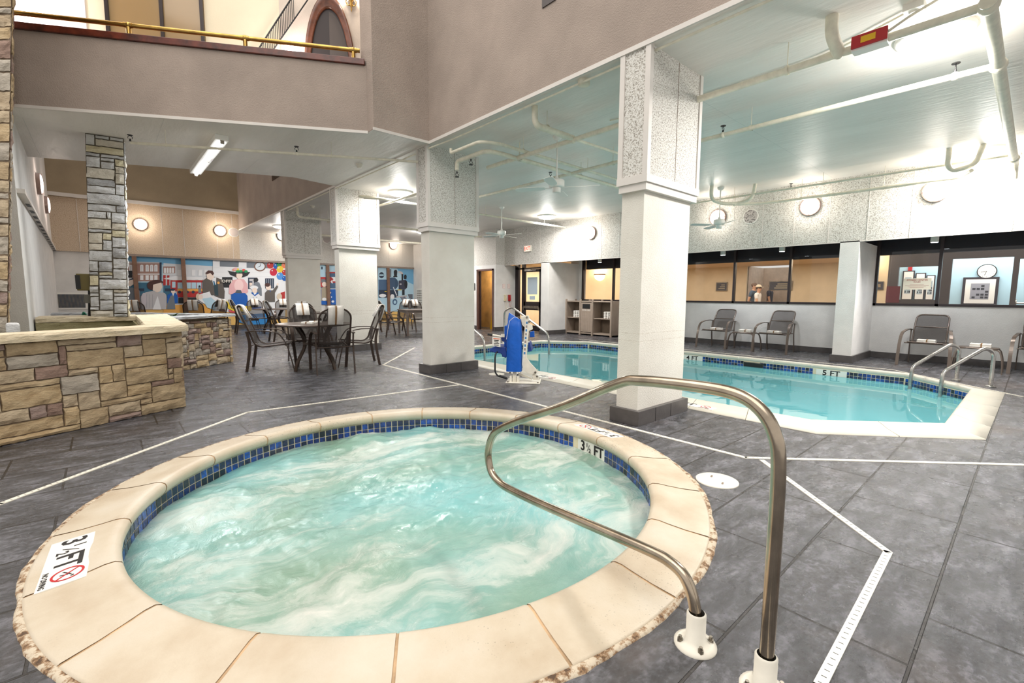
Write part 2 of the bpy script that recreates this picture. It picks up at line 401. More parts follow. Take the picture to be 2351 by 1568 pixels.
def smooth_path(pts, r=.1, k=5):
    # rounds the corners of a polyline
    P = [V(p) for p in pts]; out = [P[0]]
    for i in range(1, len(P)-1):
        a, b, c = P[i-1], P[i], P[i+1]; rr = min(r, (a-b).length*.48, (c-b).length*.48)
        p0 = b+(a-b).normalized()*rr; p1 = b+(c-b).normalized()*rr
        for j in range(k+1):
            t = j/k; out.append(p0*(1-t)**2+b*2*t*(1-t)+p1*t*t)
    out.append(P[-1]); return out
def letters(mb, body, o, ex, ey, size, mi=0, align='CENTER', depth=.0006, squash=1.0):
    # lettering set flat on a surface: baseline centre o, reading direction ex, letters rise along ey
    cu = bpy.data.curves.new('t', 'FONT'); cu.body = body; cu.size = size; cu.align_x = align; cu.align_y = 'CENTER'; cu.extrude = depth
    cu.resolution_u = 2; cu.offset = size*.02
    ob = bpy.data.objects.new('t', cu); me = bpy.data.meshes.new_from_object(ob)
    ex, ey = V(ex).normalized(), V(ey).normalized(); ez = ex.cross(ey); o = V(o)
    b = len(mb.v); mb.v += [o+ex*v.co.x*squash+ey*v.co.y+ez*v.co.z for v in me.vertices]
    for p in me.polygons: mb.f.append([b+i for i in p.vertices]); mb.mi.append(mi); mb.sm.append(False)
    bpy.data.objects.remove(ob); bpy.data.curves.remove(cu); bpy.data.meshes.remove(me)
def poly_seg(pts, closed=True):
    n = len(pts); return [(V(pts[i]).to_3d(), V(pts[(i+1) % n]).to_3d()) for i in range(n if closed else n-1)]

# ================================================================ THE SETTING
XB, CZ, XR, XBD, YM, BZ = 3.6, 3.33, 11.475, 10.1, 18.2, 2.19
SC = V((1.495, 2.655, 0)); SR = 1.53
POOL_O = [(4.61, 1.19), (5.52, .19), (8.38, .17), (9.44, 1.26), (9.44, 7.45), (8.62, 8.64), (5.6, 8.7), (4.61, 7.7)]
POOL_I = [(5.0, 1.34), (5.82, .48), (8.33, .47), (9.15, 1.25), (9.15, 7.45), (8.37, 8.33), (5.75, 8.38), (5.0, 7.55)]
from mathutils.geometry import tessellate_polygon
def holed(outer, holes, z, down=False):
    loops = [[V((*p[:2], 0)) for p in L] for L in [outer]+holes]
    tris = tessellate_polygon(loops); vs = [V((p.x, p.y, z)) for L in loops for p in L]; m = MB()
    out = []
    for t in tris:
        a, b, c = [vs[i] for i in t]; n = (b-a).cross(c-a).z
        t = tuple(t) if (n > 0) != down else tuple(t)[::-1]; out.append(t)
    m.add(vs, out); return m
circ = [(SC.x+1.79*math.cos(2*PI*i/96), SC.y+1.79*math.sin(2*PI*i/96)) for i in range(96)]
def inset_o(k=.02):
    cx, cy = 7.05, 4.4; return [(x+(cx-x)*k/2, y+(cy-y)*k/2) for x, y in POOL_O]
struct(holed([(-5, -4), (20, -4), (20, 20), (-5, 20)], [circ, inset_o()], 0).build('floor', 'floor'))
struct(MB().box((XB+.001, -4, CZ-.003), (12, 18.6, CZ+.2)).build('ceiling', 'ceiling'))
# soffit slab of the balcony
soff = [(-1.3, 8.34), (2.775, 6.05), (2.775, 5.87), (3.6, 5.87), (3.6, 9.4), (2.75, 9.22), (-1.3, 10.95)]
struct(MB().prism(soff, CZ, CZ+.22).build('ceiling_soffit', 'ceiling'))
# taupe beam wall over the column row, balcony parapet and its return
struct(MB().box((XB, -4, CZ), (XB+.22, 18.4, 8.2)).build('wall_beam', 'taupe'))
pdir = V((2.775+1.3, 6.05-8.34, 0)).normalized(); pn = V((-pdir.y, pdir.x, 0))
A0 = V((-1.3, 8.34, CZ)); PL = (V((2.775, 6.05, 0))-V((-1.3, 8.34, 0))).length
struct(MB().obox(A0-pn*.004+V((0, 0, .006)), pdir*PL, pn*.16, V((0, 0, .834))).build('wall_parapet', 'taupe'))
struct(MB().box((2.77, 5.862, CZ+.006), (3.6, 6.2, 8.2)).build('wall_return', 'taupe'))
struct(MB().obox(A0-pn*.012+V((0, 0, -.012)), pdir*PL, pn*.02, V((0, 0, .035))).build('trim_1', 'trimpaint'))
struct(MB().box((2.76, 5.85, CZ-.012), (3.6, 5.87, CZ+.023)).build('trim_2', 'trimpaint'))
struct(MB().box((XB-.008, -4, CZ-.012), (XB+.01, 18.2, CZ+.028)).build('trim_3', 'trimpaint'))
# far mural wall, tan band and the brown wall above it
struct(MB().box((-1.2, YM, 0), (10.3, YM+.2, 2.5)).build('wall_far', 'stucco'))
struct(MB().box((-1.2, YM-.08, 2.36), (XB, YM+.2, 3.84)).build('wall_far_band', 'tan_speckle'))
struct(MB().box((XB, YM-.08, 2.36), (10.3, YM+.2, CZ)).build('wall_far_band_right', 'speckle'))
struct(MB().box((-1.2, YM-.2, 3.84), (XB, YM+.2, 8.2)).build('wall_far_upper', 'brown_wall'))
struct(MB().box((-1.2, YM-.22, 3.84), (XB, YM-.19, 3.94)).build('trim_4', 'trimpaint'))
m = MB()
for x in (-.4, .55, 1.5, 2.05, 2.95, 3.4): m.box((x, YM-.086, 2.37), (x+.012, YM-.08, 3.83))
for x in (4.3, 4.9, 5.5, 6.1, 6.7, 7.3, 7.9, 8.5, 9.1, 9.7): m.box((x, YM-.086, 2.37), (x+.012, YM-.08, CZ))
struct(m.build('trim_5', 'trimpaint'))
struct(MB().box((.2, YM-.1, 2.33), (10.25, YM-.075, 2.365)).build('trim_6', 'bronze'))
# left wall with its slotted rail
def lw(Y): return -.68-.0275*(Y-8)
m = MB(); YL = 7.9; m.add([(lw(YL), YL, 0), (lw(18.2), 18.2, 0), (lw(18.2), 18.2, 8.2), (lw(YL), YL, 8.2), (lw(YL)-.2, YL, 0), (lw(18.2)-.2, 18.2, 0), (lw(18.2)-.2, 18.2, 8.2), (lw(YL)-.2, YL, 8.2)],
      [(0, 3, 2, 1), (4, 5, 6, 7), (0, 1, 5, 4), (3, 7, 6, 2), (0, 4, 7, 3), (1, 2, 6, 5)])
struct(m.build('wall_left', 'stucco'))
m = MB(); d = V((lw(18.2)-lw(8), 10.2, 0))
m.obox((lw(8)+.0, 8, 2.36), V((.07, 0, 0)), d, V((0, 0, .05)))
for k in range(14):
    y = 8.9+k*.68; m.box((lw(y)+.015, y, 2.356), (lw(y)+.055, y+.28, 2.36), 1)
r = m.build('ledge_rail', ['trimpaint', 'black']); struct(r); r.name = 'trim_7'
# right side: panel band, recess soffit, low wall, end walls
struct(MB().box((XBD, -4, BZ), (XBD+.2, 11.82, CZ)).build('wall_right_band', 'speckle'))
m = MB()
y = 11.3
while y > -3: m.box((XBD-.005, y, BZ), (XBD, y+.012, CZ)); y -= .578
struct(m.build('trim_8', 'trimpaint'))
struct(MB().box((XBD, -4, BZ-.02), (XBD+.03, 11.83, BZ)).build('trim_9', 'trimpaint'))
struct(MB().box((XBD+.2, -4, 2.42), (12, 11.83, 2.5)).build('ceiling_recess', 'stucco'))
struct(MB().box((XR, -4, 0), (XR+.15, 9.6, 1.03)).build('wall_right', 'stucco'))
struct(MB().box((XR-.014, -4, 0), (XR, 9.75, .115)).build('baseboard_right', 'base_tile'))
# wall faces by the restroom door
DX = 9.72
m = MB(); m.box((DX, 12.78, 0), (DX+.12, 15, 2.19)); m.box((DX, 11.951, 0), (DX+.12, 11.98, 2.19)); m.box((DX, 11.98, 2.03), (DX+.12, 12.78, 2.19))
struct(m.build('wall_restroom', 'stucco'))
struct(MB().box((DX-.004, 11.951, 2.19), (DX+.12, 15, CZ)).build('wall_restroom_band', 'speckle'))
struct(MB().box((DX, 11.83, 0), (10.62, 11.95, 2.19)).build('wall_phones', 'stucco'))
struct(MB().box((DX-.004, 11.82, 2.19), (XBD+.1, 11.95, CZ)).build('wall_phones_band', 'speckle'))
struct(MB().box((DX-.012, 11.816, 0), (10.55, 11.83, .13)).box((DX-.014, 11.816, 0), (DX, 11.96, .13)).box((DX-.014, 12.8, 0), (DX, 15, .13)).build('baseboard_restroom', 'base_tile'))
struct(MB().box((DX, 15, 0), (10.4, 15.15, CZ)).build('wall_jog', 'stucco'))
struct(MB().box((10.26, 15.1, 0), (10.4, 18.3, CZ)).build('wall_far_right', 'stucco'))
# corridor beyond the glass
struct(MB().box((XR+.02, -4, -.01), (18.3, 16, .002)).build('floor_corridor', mottled('corridor_carpet', (150, 120, 84), .1, 8, .8, 60, 0)))
struct(MB().box((XR+.3, -4, 2.3), (18.3, 16, 2.42)).build('ceiling_corridor', mottled('corridor_ceiling', (226, 206, 180), .02, 3, .8, 60, 0)))
struct(MB().box((XR+.16, -4, 2.02), (XR+.3, 9.6, 2.5)).build('wall_reflection_band', plain('navy_reflection_paint', (30, 36, 54), .5)))  # added navy panel: dark reflection in the window heads put into its colour
tanwall = mottled('warm_corridor_wall', (228, 212, 182), .03, 2, .7, 60, 0)
struct(MB().box((18, 7.2, 0), (18.15, 16, 2.3)).box((18, -4, 0), (18.15, 5.75, 2.3)).build('wall_corridor', tanwall))
struct(MB().box((19.6, 5.6, 0), (19.7, 7.4, 2.3)).box((18.1, 7.2, 0), (19.6, 7.3, 2.3)).build('wall_corridor_niche', mottled('pale_brick_niche', (220, 204, 188), .05, 6, .8, 40, .004)))
struct(MB().box((11.4, 13.9, 0), (18, 14.05, 2.3)).build('wall_corridor_end', tanwall))
struct(MB().box((10.72, 12.6, 0), (14.6, 12.7, 2.42)).build('wall_vestibule', tanwall))
struct(MB().box((XR, 9.6, 0), (XR+.15, 10.1, 2.42)).build('wall_corner', 'stucco'))
# downstairs restroom
struct(MB().box((DX+.9, 11.96, 0), (DX+.96, 14.6, 2.4)).build('wall_restroom_tile', mottled('tan_restroom_tile', (206, 160, 98), .12, 2.6, .5, 30, .001)))
for nm, loc, sx, sy, p, c in (('corridor_light', (14.6, 5.0, 2.26), 5, 14, 320, (1, .92, .80)), ('vestibule_fill', (12.2, 11.3, 2.27), 1.6, 1.4, 70, (1, .88, .7)), ('restroom_light', (10.2, 12.6, 2.35), .4, .9, 26, (1, .85, .6))):
    area(nm, loc, sx, p, c, sy=sy)  # vestibule lamp is unseen, added to brighten the wall behind the exit door

# ---------------------------------------------------------------- upstairs back wall behind the balcony
BN = V((.49, .87, 0)).normalized(); BP = V((3.6, 7.66, 0)); BD = V((-BN.y, BN.x, 0))
def bw(px, py): return onP(px, py, BP, BN)
def bp(sx, z, off=0): return V((BP.x, BP.y, 0))+BD*sx-BN*off+V((0, 0, z))
def bs(px, py): p = bw(px, py); return (p-BP).dot(BD), p.z
struct(MB().obox(bp(0, 3.5), BD*5.2, BN*.15, V((0, 0, 5))).build('wall_upper', 'cream'))
struct(MB().obox(bp(0, 3.5, .012), BD*bs(640, 0)[0], BN*.012, V((0, 0, 5))).build('wall_upper_right', mottled('upper_pinkish_stucco', (206, 194, 182), .03, 2, .8, 70, .003)))
struct(MB().prism([(2.775, 6.05), (3.6, 6.1), (3.6, 7.66), (-1.0, 10.2), (-1.0, 8.3)], 3.56, 3.6).build('floor_upper', 'cream'))
s0, z0 = bs(246, 0); s1, z1 = bs(473, 98)
m = MB(); m.obox(bp(s1, 4.2, .03), BD*(s0-s1), BN*.03, V((0, 0, 3)), 0)
g = glass('bronze_window_glass', (190, 160, 110))
m2 = MB()
for a in (s1, (s0+s1)/2-.1, s0-.03): m2.obox(bp(a, 4.2, .06), BD*.045, BN*.05, V((0, 0, 3)))
win = struct(m2.build('window_1', 'bronze')); o = m.build('pane', Mt('amber_reflecting_pane', (150, 124, 84), .12, spec=.8).m); o.parent = win

# ================================================================ COLUMNS
def column(y, label, i):
    c = thing('square_column', label, 'column', (XB, y, 0), 'square columns along the pool deck')
    W, D, s = .93, .31, .055
    MB().box((XB+s, y+s, 0), (XB+W-s, y+D-s*.4, 2.15)).build('shaft', 'column_stucco', c)
    b = MB().box((XB+s-.045, y+s-.045, 0), (XB+W-s+.045, y+D-s*.4+.045, .137))
    b.build('base', 'base_tile', c, bevel=.003)
    m = MB()
    for t in (.32, .62): m.box((XB+W*t, y+s-.047, .004), (XB+W*t+.004, y+s-.044, .135))
    m.build('base_joint', 'black', c)
    m = MB().box((XB+.012, y+.012, 2.2), (XB+W-.012, y+D-.012, CZ-.003)).build('speckled_panel', 'speckle', c)
    MB().box((XB+W*.52, y+.009, 2.25), (XB+W*.52+.004, y+.013, CZ-.01)).build('panel_joint', 'cabinet_in', c)
    m = MB(); k = .05
    for x0, x1, y0, y1 in ((0, k, 0, .02), (0, .02, .02, k), (W-k, W, 0, .02), (W-.02, W, .02, k), (0, .02, D-k, D), (.02, k, D-.02, D), (W-k, W-.02, D-.02, D), (W-.02, W, D-k, D)):
        m.box((XB+x0, y+y0, 2.2), (XB+x1, y+y1, CZ-.004))
    m.build('corner_trim', 'trimpaint', c)
    MB().box((XB-.004, y-.004, 2.19), (XB+W+.004, y+D+.004, 2.255)).build('upper_moulding', 'trimpaint', c)
    MB().box((XB+.012, y+.012, 2.126), (XB+W-.012, y+D-.012, 2.19)).build('lower_moulding', 'trimpaint', c)
column(2.32, 'tall square column standing between the spa and the pool, nearest the camera', 0)
column(5.93, 'square column with speckled top standing left of the blue pool lift', 1)
column(9.42, 'brightly lit square column right behind the round tables', 2)
column(12.9, 'farthest square column, standing left of the brightly lit one', 3)
def pillar(y0, y1, label):
    c = thing('wall_pillar', label, 'pillar', (XBD, y0, 0))
    MB().box((XBD, y0, 0), (XR, y1, BZ-.001)).build('shaft', 'stucco', c)
    MB().box((XBD-.03, y0-.03, 0), (XR, y1+.03, .13)).build('base', 'base_tile', c, bevel=.003)
pillar(2.15, 2.44, 'white wall pillar between the two stretches of corridor window by the armchairs')
pillar(9.76, 10.1, 'white wall pillar between the glass exit door and the towel cabinet')

# ================================================================ SPA
ring = []
prof = [(1.81, -.004), (1.81, .010), (1.80, .014), (1.70, .022), (1.62, .034), (1.565, .044), (1.53, .044), (1.508, .032), (1.502, .012), (1.508, -.012), (1.525, -.034), (1.56, -.036)]
spa = thing('whirlpool_spa', 'round whirlpool spa of churning green water with cream stone coping and blue tiles', 'hot tub', (SC.x, SC.y, 0))
m = MB()
for i in range(20):
    a0 = math.radians(-158+18*i); m.lathe(SC, prof, 10, 0, a0+.0035, a0+math.radians(18)-.0035)
m.build('coping', MAT['coping'], spa)
MB().lathe(SC, [(1.809, -.01), (1.808, .009), (1.70, .019), (1.62, .031), (1.565, .041), (1.53, .041), (1.511, .030), (1.506, .012), (1.511, -.012), (1.53, -.033)], 120).build('coping_grout', 'grout', spa)
m = MB(); n = 220; vs = []; fs = []
for i in range(n):
    a = 2*PI*i/n; wv = 1.832+.016*noise.noise(V((math.cos(a)*6, math.sin(a)*6, 2)))+.008*noise.noise(V((math.cos(a)*30, math.sin(a)*30, 5)))
    for r, z in ((1.80, .008), (1.82, .011), (wv, .006), (wv+.004, -.002)): vs.append(SC+V((math.cos(a)*r, math.sin(a)*r, z)))
for i in range(n):
    j = (i+1) % n
    for k in range(3): fs.append((i*4+k, i*4+k+1, j*4+k+1, j*4+k))
m.add(vs, fs, 0, True); m.build('rim', MAT['rim'], spa)
MB().lathe(SC, [(1.532, -.03), (1.532, -.9), (.01, -.9)], 96).build('shell', 'tile_grout', spa)
m = MB(); NT = 172
for row in range(2):
    for i in range(NT):
        a = math.degrees(2*PI*i/NT) % 360
        if 341.3 < a < 358.2 and 0: continue
        aa = a if a < 180 else a-360
        if -17.5 < aa < -4.0+0: continue
        t0, t1 = 2*PI*i/NT+.0025, 2*PI*(i+1)/NT-.0025; z1 = -.038-row*.056; z0 = z1-.051
        P = lambda t, z: SC+V((1.528*math.cos(t), 1.528*math.sin(t), z))
        m.add([P(t0, z0), P(t0, z1), P(t1, z1), P(t1, z0)], [(0, 1, 2, 3)], random.randrange(6))
m.build('tile_band', TILES, spa)
# churning surface
m = MB(); NR, NA = 110, 260; vs = [SC+V((0, 0, -.135))]; fs = []
jets = [(V((.52, 3.5)), .030), (V((2.35, 3.9)), .03), (V((1.72, 4.08)), .045), (V((.3, 2.1)), .030), (V((2.7, 2.7)), .03), (V((2.3, 1.7)), .02)]
def wz(x, y):
    p = V((x, y, 0)); z = -.135+.020*noise.fractal(p*2.2, 1, 2, 4)+.010*noise.noise(p*9)+.004*noise.noise(p*23)
    for c, h in jets: z += h*math.exp(-((x-c.x)**2+(y-c.y)**2)/.03)*(.7+.6*noise.noise(p*14))
    return min(z, -.045)
for i in range(1, NR+1):
    r = 1.529*i/NR
    for k in range(NA):
        a = 2*PI*k/NA; x, y = SC.x+r*math.cos(a), SC.y+r*math.sin(a); vs.append(V((x, y, wz(x, y))))
for k in range(NA): fs.append((0, 1+k, 1+(k+1) % NA))
for i in range(NR-1):
    for k in range(NA):
        a = 1+i*NA; fs.append((a+k, a+NA+k, a+NA+(k+1) % NA, a+(k+1) % NA))
m.add(vs, fs, 0, True); m.build('water', 'foam', spa)
# depth markers
def no_diving(m, o, ex, ey, s):
    ex, ey = V(ex).normalized(), V(ey).normalized(); ez = ex.cross(ey); o = V(o); n = 28; vs = []
    for i in range(n):
        t = 2*PI*i/n; d = ex*math.cos(t)+ey*math.sin(t); vs += [o+d*s+ez*.0008, o+d*s*.84+ez*.0008]
    m.add(vs, [(2*i, 2*((i+1) % n), 2*((i+1) % n)+1, 2*i+1) for i in range(n)], 1)
    dd = (ex-ey).normalized(); q = (ex+ey).normalized()
    m.obox(o-dd*s*.9-q*s*.06+ez*.0004, dd*s*1.8, q*s*.12, ez*.0006, 1)
    # diving figure
    m.obox(o-ex*s*.45-ey*s*.35, (ex*.9+ey*.65)*s*.8, ey*s*.13, ez*.0007, 0)
    m.obox(o-ex*s*.05-ey*s*.45, (ex*.15+ey*.5)*s, ex*s*.1, ez*.0007, 0)
    m.obox(o+ex*s*.42+ey*s*.22, ex*s*.18, ey*s*.18, ez*.0007, 0)
def coping_marker(ang, label, name='depth_marker', small=True):
    a = math.radians(ang); d = V((math.cos(a), math.sin(a), 0)); up = -d; ex = V((d.y, -d.x, 0)) if True else None
    ex = up.cross(V((0, 0, 1))); r = 1.685; o = SC+d*r+V((0, 0, .0255)); tl = (d*.135+V((0, 0, -.014))).normalized(); upv = -tl
    L, Wd = .46, .155
    t = MB().obox(o-ex*L/2-upv*Wd/2-V((0, 0, .004)), ex*L, upv*Wd, ex.cross(upv)*.006).build(name, 'paper', spa); t['label'] = label
    m = MB(); e = ex.cross(upv)*.0025
    letters(m, '3', o+e-ex*.19, ex, upv, .125); letters(m, '1', o+e-ex*.13+upv*.028, ex, upv, .06); letters(m, '2', o+e-ex*.082-upv*.028, ex, upv, .06)
    m.obox(o+e-ex*.128-upv*.03, ex*.045+upv*.06, ex*.006, e*.3)
    letters(m, 'FT', o+e+ex*.01, ex, upv, .13)
    no_diving(m, o+e+ex*.145+upv*.012, ex, upv, .054)
    letters(m, 'NO DIVING', o+e+ex*.147-upv*.062, ex, upv, .026)
    m.build('lettering', ['ink', 'redink'], t)
def ang_of(px, py): p = fl(px, py, .03); return math.degrees(math.atan2(p.y-SC.y, p.x-SC.x))
coping_marker(ang_of(147, 1285), 'white depth marker set in the spa coping at the left, red circle nearest the camera')
coping_marker(ang_of(1370, 988), 'white depth marker set in the far right of the spa coping, read upside down from here')
t = MB().lathe(SC, [(1.529, -.036), (1.529, -.16)], 12, 0, math.radians(-17.5), math.radians(-4.2)).build('tile_depth_marker', 'paper', spa); t['label'] = 'white marker with black letters in the tile band'
m = MB(); a0 = math.radians(-10.8); ii = V((-math.cos(a0), -math.sin(a0), 0)); ex = ii.cross(V((0, 0, -1))); ex = V((0, 0, 1)).cross(ii)
o = SC-ii*1.522+V((0, 0, -.088))
letters(m, '3', o-ex*.115, ex, (0, 0, 1), .12); letters(m, '1', o-ex*.06+V((0, 0, .02)), ex, (0, 0, 1), .05); letters(m, '2', o-ex*.025-V((0, 0, .02)), ex, (0, 0, 1), .05)
m.obox(o-ex*.06-V((0, 0, .03)), ex*.03+V((0, 0, .06)), ex*.005, ii*.001)
letters(m, 'FT', o+ex*.085, ex, (0, 0, 1), .115)
m.build('lettering', 'ink', t)

# ================================================================ POOL
pool = thing('swimming_pool', 'long eight-sided indoor swimming pool of still turquoise water with blue tile line', 'swimming pool', (7.05, 4.4, 0))
m = MB(); n = 8
for i in range(n):
    a, b = V((*POOL_O[i], 0)), V((*POOL_O[(i+1) % n], 0)); c, d = V((*POOL_I[i], 0)), V((*POOL_I[(i+1) % n], 0))
    L = (b-a).length; k = max(1, round(L/.6))
    for j in range(k):
        t0, t1 = j/k+(.003/L if j else 0), (j+1)/k-(.003/L if j < k-1 else 0)
        oo = [a.lerp(b, t0), a.lerp(b, t1)]; il = [c.lerp(d, t0), c.lerp(d, t1)]
        pr = [(0, -.004), (0, .008), (.5, .016), (.8, .032), (.93, .036), (1.0, .022), (1.02, .0), (1.0, -.03), (.93, -.038)]
        vs = [oo[q].lerp(il[q], f)+V((0, 0, z)) for q in (0, 1) for f, z in pr]
        m.add(vs, [(q, q+len(pr), q+len(pr)+1, q+1) for q in range(len(pr)-1)][::1], 0, True)
m.build('coping', 'pool_coping', pool)
m = MB()
for i in range(n):
    a, b = V((*POOL_I[i], 0)), V((*POOL_I[(i+1) % n], 0)); m.quad(a, b, b-V((0, 0, .4)), a-V((0, 0, .4)))
m.build('waterline_wall', 'tile_grout', pool)
m = MB(); pi_ = [V((*p, 0)) for p in POOL_I]
for i in range(n):
    a, b = pi_[i], pi_[(i+1) % n]; m.quad(a-V((0, 0, .25)), b-V((0, 0, .25)), b-V((0, 0, 1.45)), a-V((0, 0, 1.45)))
m.add([p-V((0, 0, 1.4)) for p in pi_], [list(range(n))]); m.build('basin', 'basin', pool)
m = MB()
for i in range(n):
    a, b = pi_[i], pi_[(i+1) % n]; dv = (b-a).normalized(); inn = V((-dv.y, dv.x, 0)); L = (b-a).length; k = int(L/.058)
    for row in range(2):
        for j in range(k):
            p0 = a+dv*(j*.058+.003)+inn*.003; z1 = -.042-row*.056
            c0 = a+dv*(j*.058)
            if i == 3 and (1.98 < c0.y < 2.42 or 4.44 < c0.y < 4.88): continue
            if i == 3 and 3.28 < c0.y < 3.62: continue
            m.quad(p0+V((0, 0, z1-.051)), p0+dv*.052+V((0, 0, z1-.051)), p0+dv*.052+V((0, 0, z1)), p0+V((0, 0, z1)), random.randrange(6))
m.build('tile_band', TILES, pool)
m = MB(); m.add([p-V((0, 0, .135)) for p in pi_], [list(range(n))]); m.build('water', 'water', pool)
for y, bd, lb in ((2.2, '5 FT', 'white depth marker with black 5 FT on the far tile line of the pool'), (4.66, '4 FT', 'white depth marker half behind the nearest column, only its end showing')):
    t = MB().box((9.143, y-.22, -.15), (9.147, y+.22, -.038)).build('tile_depth_marker', 'paper', pool); t['label'] = lb
    m = MB(); letters(m, bd, (9.141, y, -.094), (0, -1, 0), (0, 0, 1), .12, 0, squash=1.15); m.build('lettering', 'ink', t)
t = MB().box((9.135, 3.28, -.15), (9.149, 3.62, -.05)).build('skimmer', 'black', pool)
MB().box((9.13, 3.3, -.06), (9.135, 3.6, -.05)).build('flap', 'bolt', t)
for (px, py, lb) in ((1608, 936, 'white no-diving marker on the near pool coping beside the nearest column base'), (1255, 869, 'white no-diving marker on the near pool coping beside the lift base')):
    p = fl(px, py, .014); p = V((4.76, p.y, .0165))
    t = MB().box((p.x-.07, p.y-.13, .008), (p.x+.08, p.y+.3, .0165)).build('coping_depth_marker', 'paper', pool); t['label'] = lb
    m = MB(); no_diving(m, p+V((0, -.03, .001)), (0, -1, 0), (1, 0, 0), .052); letters(m, 'NO DIVING', p+V((-.055, -.03, .001)), (0, -1, 0), (1, 0, 0), .022)
    letters(m, 'FT', p+V((0, .16, .001)), (0, -1, 0), (1, 0, 0), .13); m.build('lettering', ['ink', 'redink'], t)

# ================================================================ DECK DRAINS
def drain(pts, label, wd=.034):
    P = [V(p).to_3d() if len(p) == 2 else V(p) for p in pts]; m = MB()
    for i in range(len(P)-1):
        a, b = P[i], P[i+1]; d = (b-a).normalized(); q = V((-d.y, d.x, 0)); L = (b-a).length
        m.obox(a-q*wd/2-d*wd*.2, d*(L+wd*.4), q*wd, V((0, 0, .005)))
        for k in range(int(L/.035)):
            c = a+d*(.015+k*.035); m.obox(c-q*wd*.22, d*.003, q*wd*.44, V((0, 0, .0056)), 1)
    return tag(m.build('deck_drain', ['white_plastic', 'black']), label, 'drain', 'slotted deck drains')
drain([(-1.6, 2.83), (-.51, 3.81), (1.025, 5.2), (3.48, 5.01)], 'white slotted drain strip curving behind the spa from the left edge of the photo')
drain([(5.2, 9.2), (3.51, 7.28), (3.515, 1.34), (4.9, -.04), (6.2, -1.3)], 'white slotted drain strip running past the two nearest column bases toward the lower right')
drain([(3.55, 1.24), (2.70, .37), (1.58, .35), (.9, .34)], 'white slotted drain strip making a corner right of the spa handrail')
drain([(9.72, 8.2), (9.72, 1.5), (8.6, .33), (8.3, 0.02)], 'white slotted drain strip on the deck between the pool and the armchairs', .02)
p = fl(1646, 1104); t = thing('access_cover', 'round white plastic deck lid with two finger slots right of the spa', 'lid', (p.x, p.y, 0))
MB().lathe(p, [(.13, 0), (.13, .005), (.125, .008), (.001, .008)], 40).build('disc', 'white_plastic', t)
m = MB(); m.cbox(p+V((.03, .05, .008)), (.035, .012, .002), 0, .3).cbox(p+V((-.03, -.05, .008)), (.035, .012, .002), 0, .3); m.build('finger_slot', 'cabinet_in', t)
p = fl(1140, 859); tag(MB().lathe(p, [(.12, 0), (.12, .006), (.001, .008)], 32).build('floor_lid', 'white_plastic'), 'white round lid on the deck beside the base of the pool lift', 'lid')

# ================================================================ LAMPS
def dome(x, y, label, power, r=.24, col=(1, .97, .93)):
    t = thing('ceiling_light', label, 'ceiling light', (x, y, CZ), 'round ceiling lights')
    MB().lathe((x, y, CZ), [(r*1.06, -.001), (r*1.06, -.03), (r*.97, -.04)], 40).build('rim', 'white_metal', t)
    MB().lathe((x, y, CZ), [(r, -.035), (r*.9, -.062), (r*.65, -.083), (r*.3, -.094), (.001, -.096)], 40).build('diffuser', glow('lit_dome', (255, 250, 244), 6), t)
    l = bpy.data.lights.new('lamp', 'AREA'); l.shape = 'DISK'; l.size = .55; l.energy = power; l.color = col
    o = bpy.data.objects.new('lamp', l); COL.objects.link(o); o.parent = t; o.location = (0, 0, -.13)
    l2 = bpy.data.lights.new('lamp', 'POINT'); l2.energy = power*.22; l2.shadow_soft_size = .12; l2.color = col
    o = bpy.data.objects.new('lamp', l2); COL.objects.link(o); o.parent = t; o.location = (0, 0, -.30)
dome(5.2, .72, 'round glowing ceiling light at the top right, partly behind a pipe', 125)
dome(4.78, 8.95, 'round glowing ceiling light beside the brightly lit column behind the tables', 105)
dome(9.1, 8.9, 'round glowing ceiling light near the exit sign wall', 75)
dome(9.72, .66, 'round ceiling light at the right edge above the armchair wall', 110)
dome(8.3, 13.9, 'round ceiling light in the far corner before the locomotive painting', 110)
dome(4.35, 15.9, 'round ceiling light peeping out left of the farthest column top', 60)
DISKM = glow('lit_wall_disk', (255, 246, 238), 3.2); RINGM = plain('grey_bronze_ring', (150, 128, 120), .35, .3)
def wall_light(p, n, label, power=11, r=.165, ringm=None, col=(1, .9, .8)):
    n = V(n).normalized(); t = thing('round_wall_light', label, 'wall light', tuple(p), 'round bulkhead wall lights')
    m = MB(); m.cyl(p, p+n*.06, r*1.06, r*1.03, 36); m.build('ring', ringm or RINGM, t)
    m = MB(); x, y = frame_for(n); pr = [(r*.93, .061), (r*.85, .075), (r*.5, .09), (.001, .095)]
    vs = []; sg = 32
    for i in range(sg):
        a = 2*PI*i/sg
        for q, h in pr: vs.append(p+(x*math.cos(a)+y*math.sin(a))*q+n*h)
    m.add(vs, [(i*4+k, ((i+1) % sg)*4+k, ((i+1) % sg)*4+k+1, i*4+k+1) for i in range(sg) for k in range(3)], 0, True); m.build('diffuser', DISKM, t)
    m = MB(); m.cyl(p+n*.09, p+n*.102, .014, .01, 10); m.build('centre_screw', RINGM, t)
    up = V((0, 0, 1)); sd = up.cross(n)
    for d in (up, -up, sd, -sd): MB().obox(p+d*r*.82-n.cross(d)*.006+n*.07, d*r*.2, n.cross(d)*.012, n*.012).build('clip', RINGM, t)
    l = bpy.data.lights.new('lamp', 'POINT'); l.energy = power; l.shadow_soft_size = .14; l.color = col
    o = bpy.data.objects.new('lamp', l); COL.objects.link(o); o.parent = t; o.location = n*.30
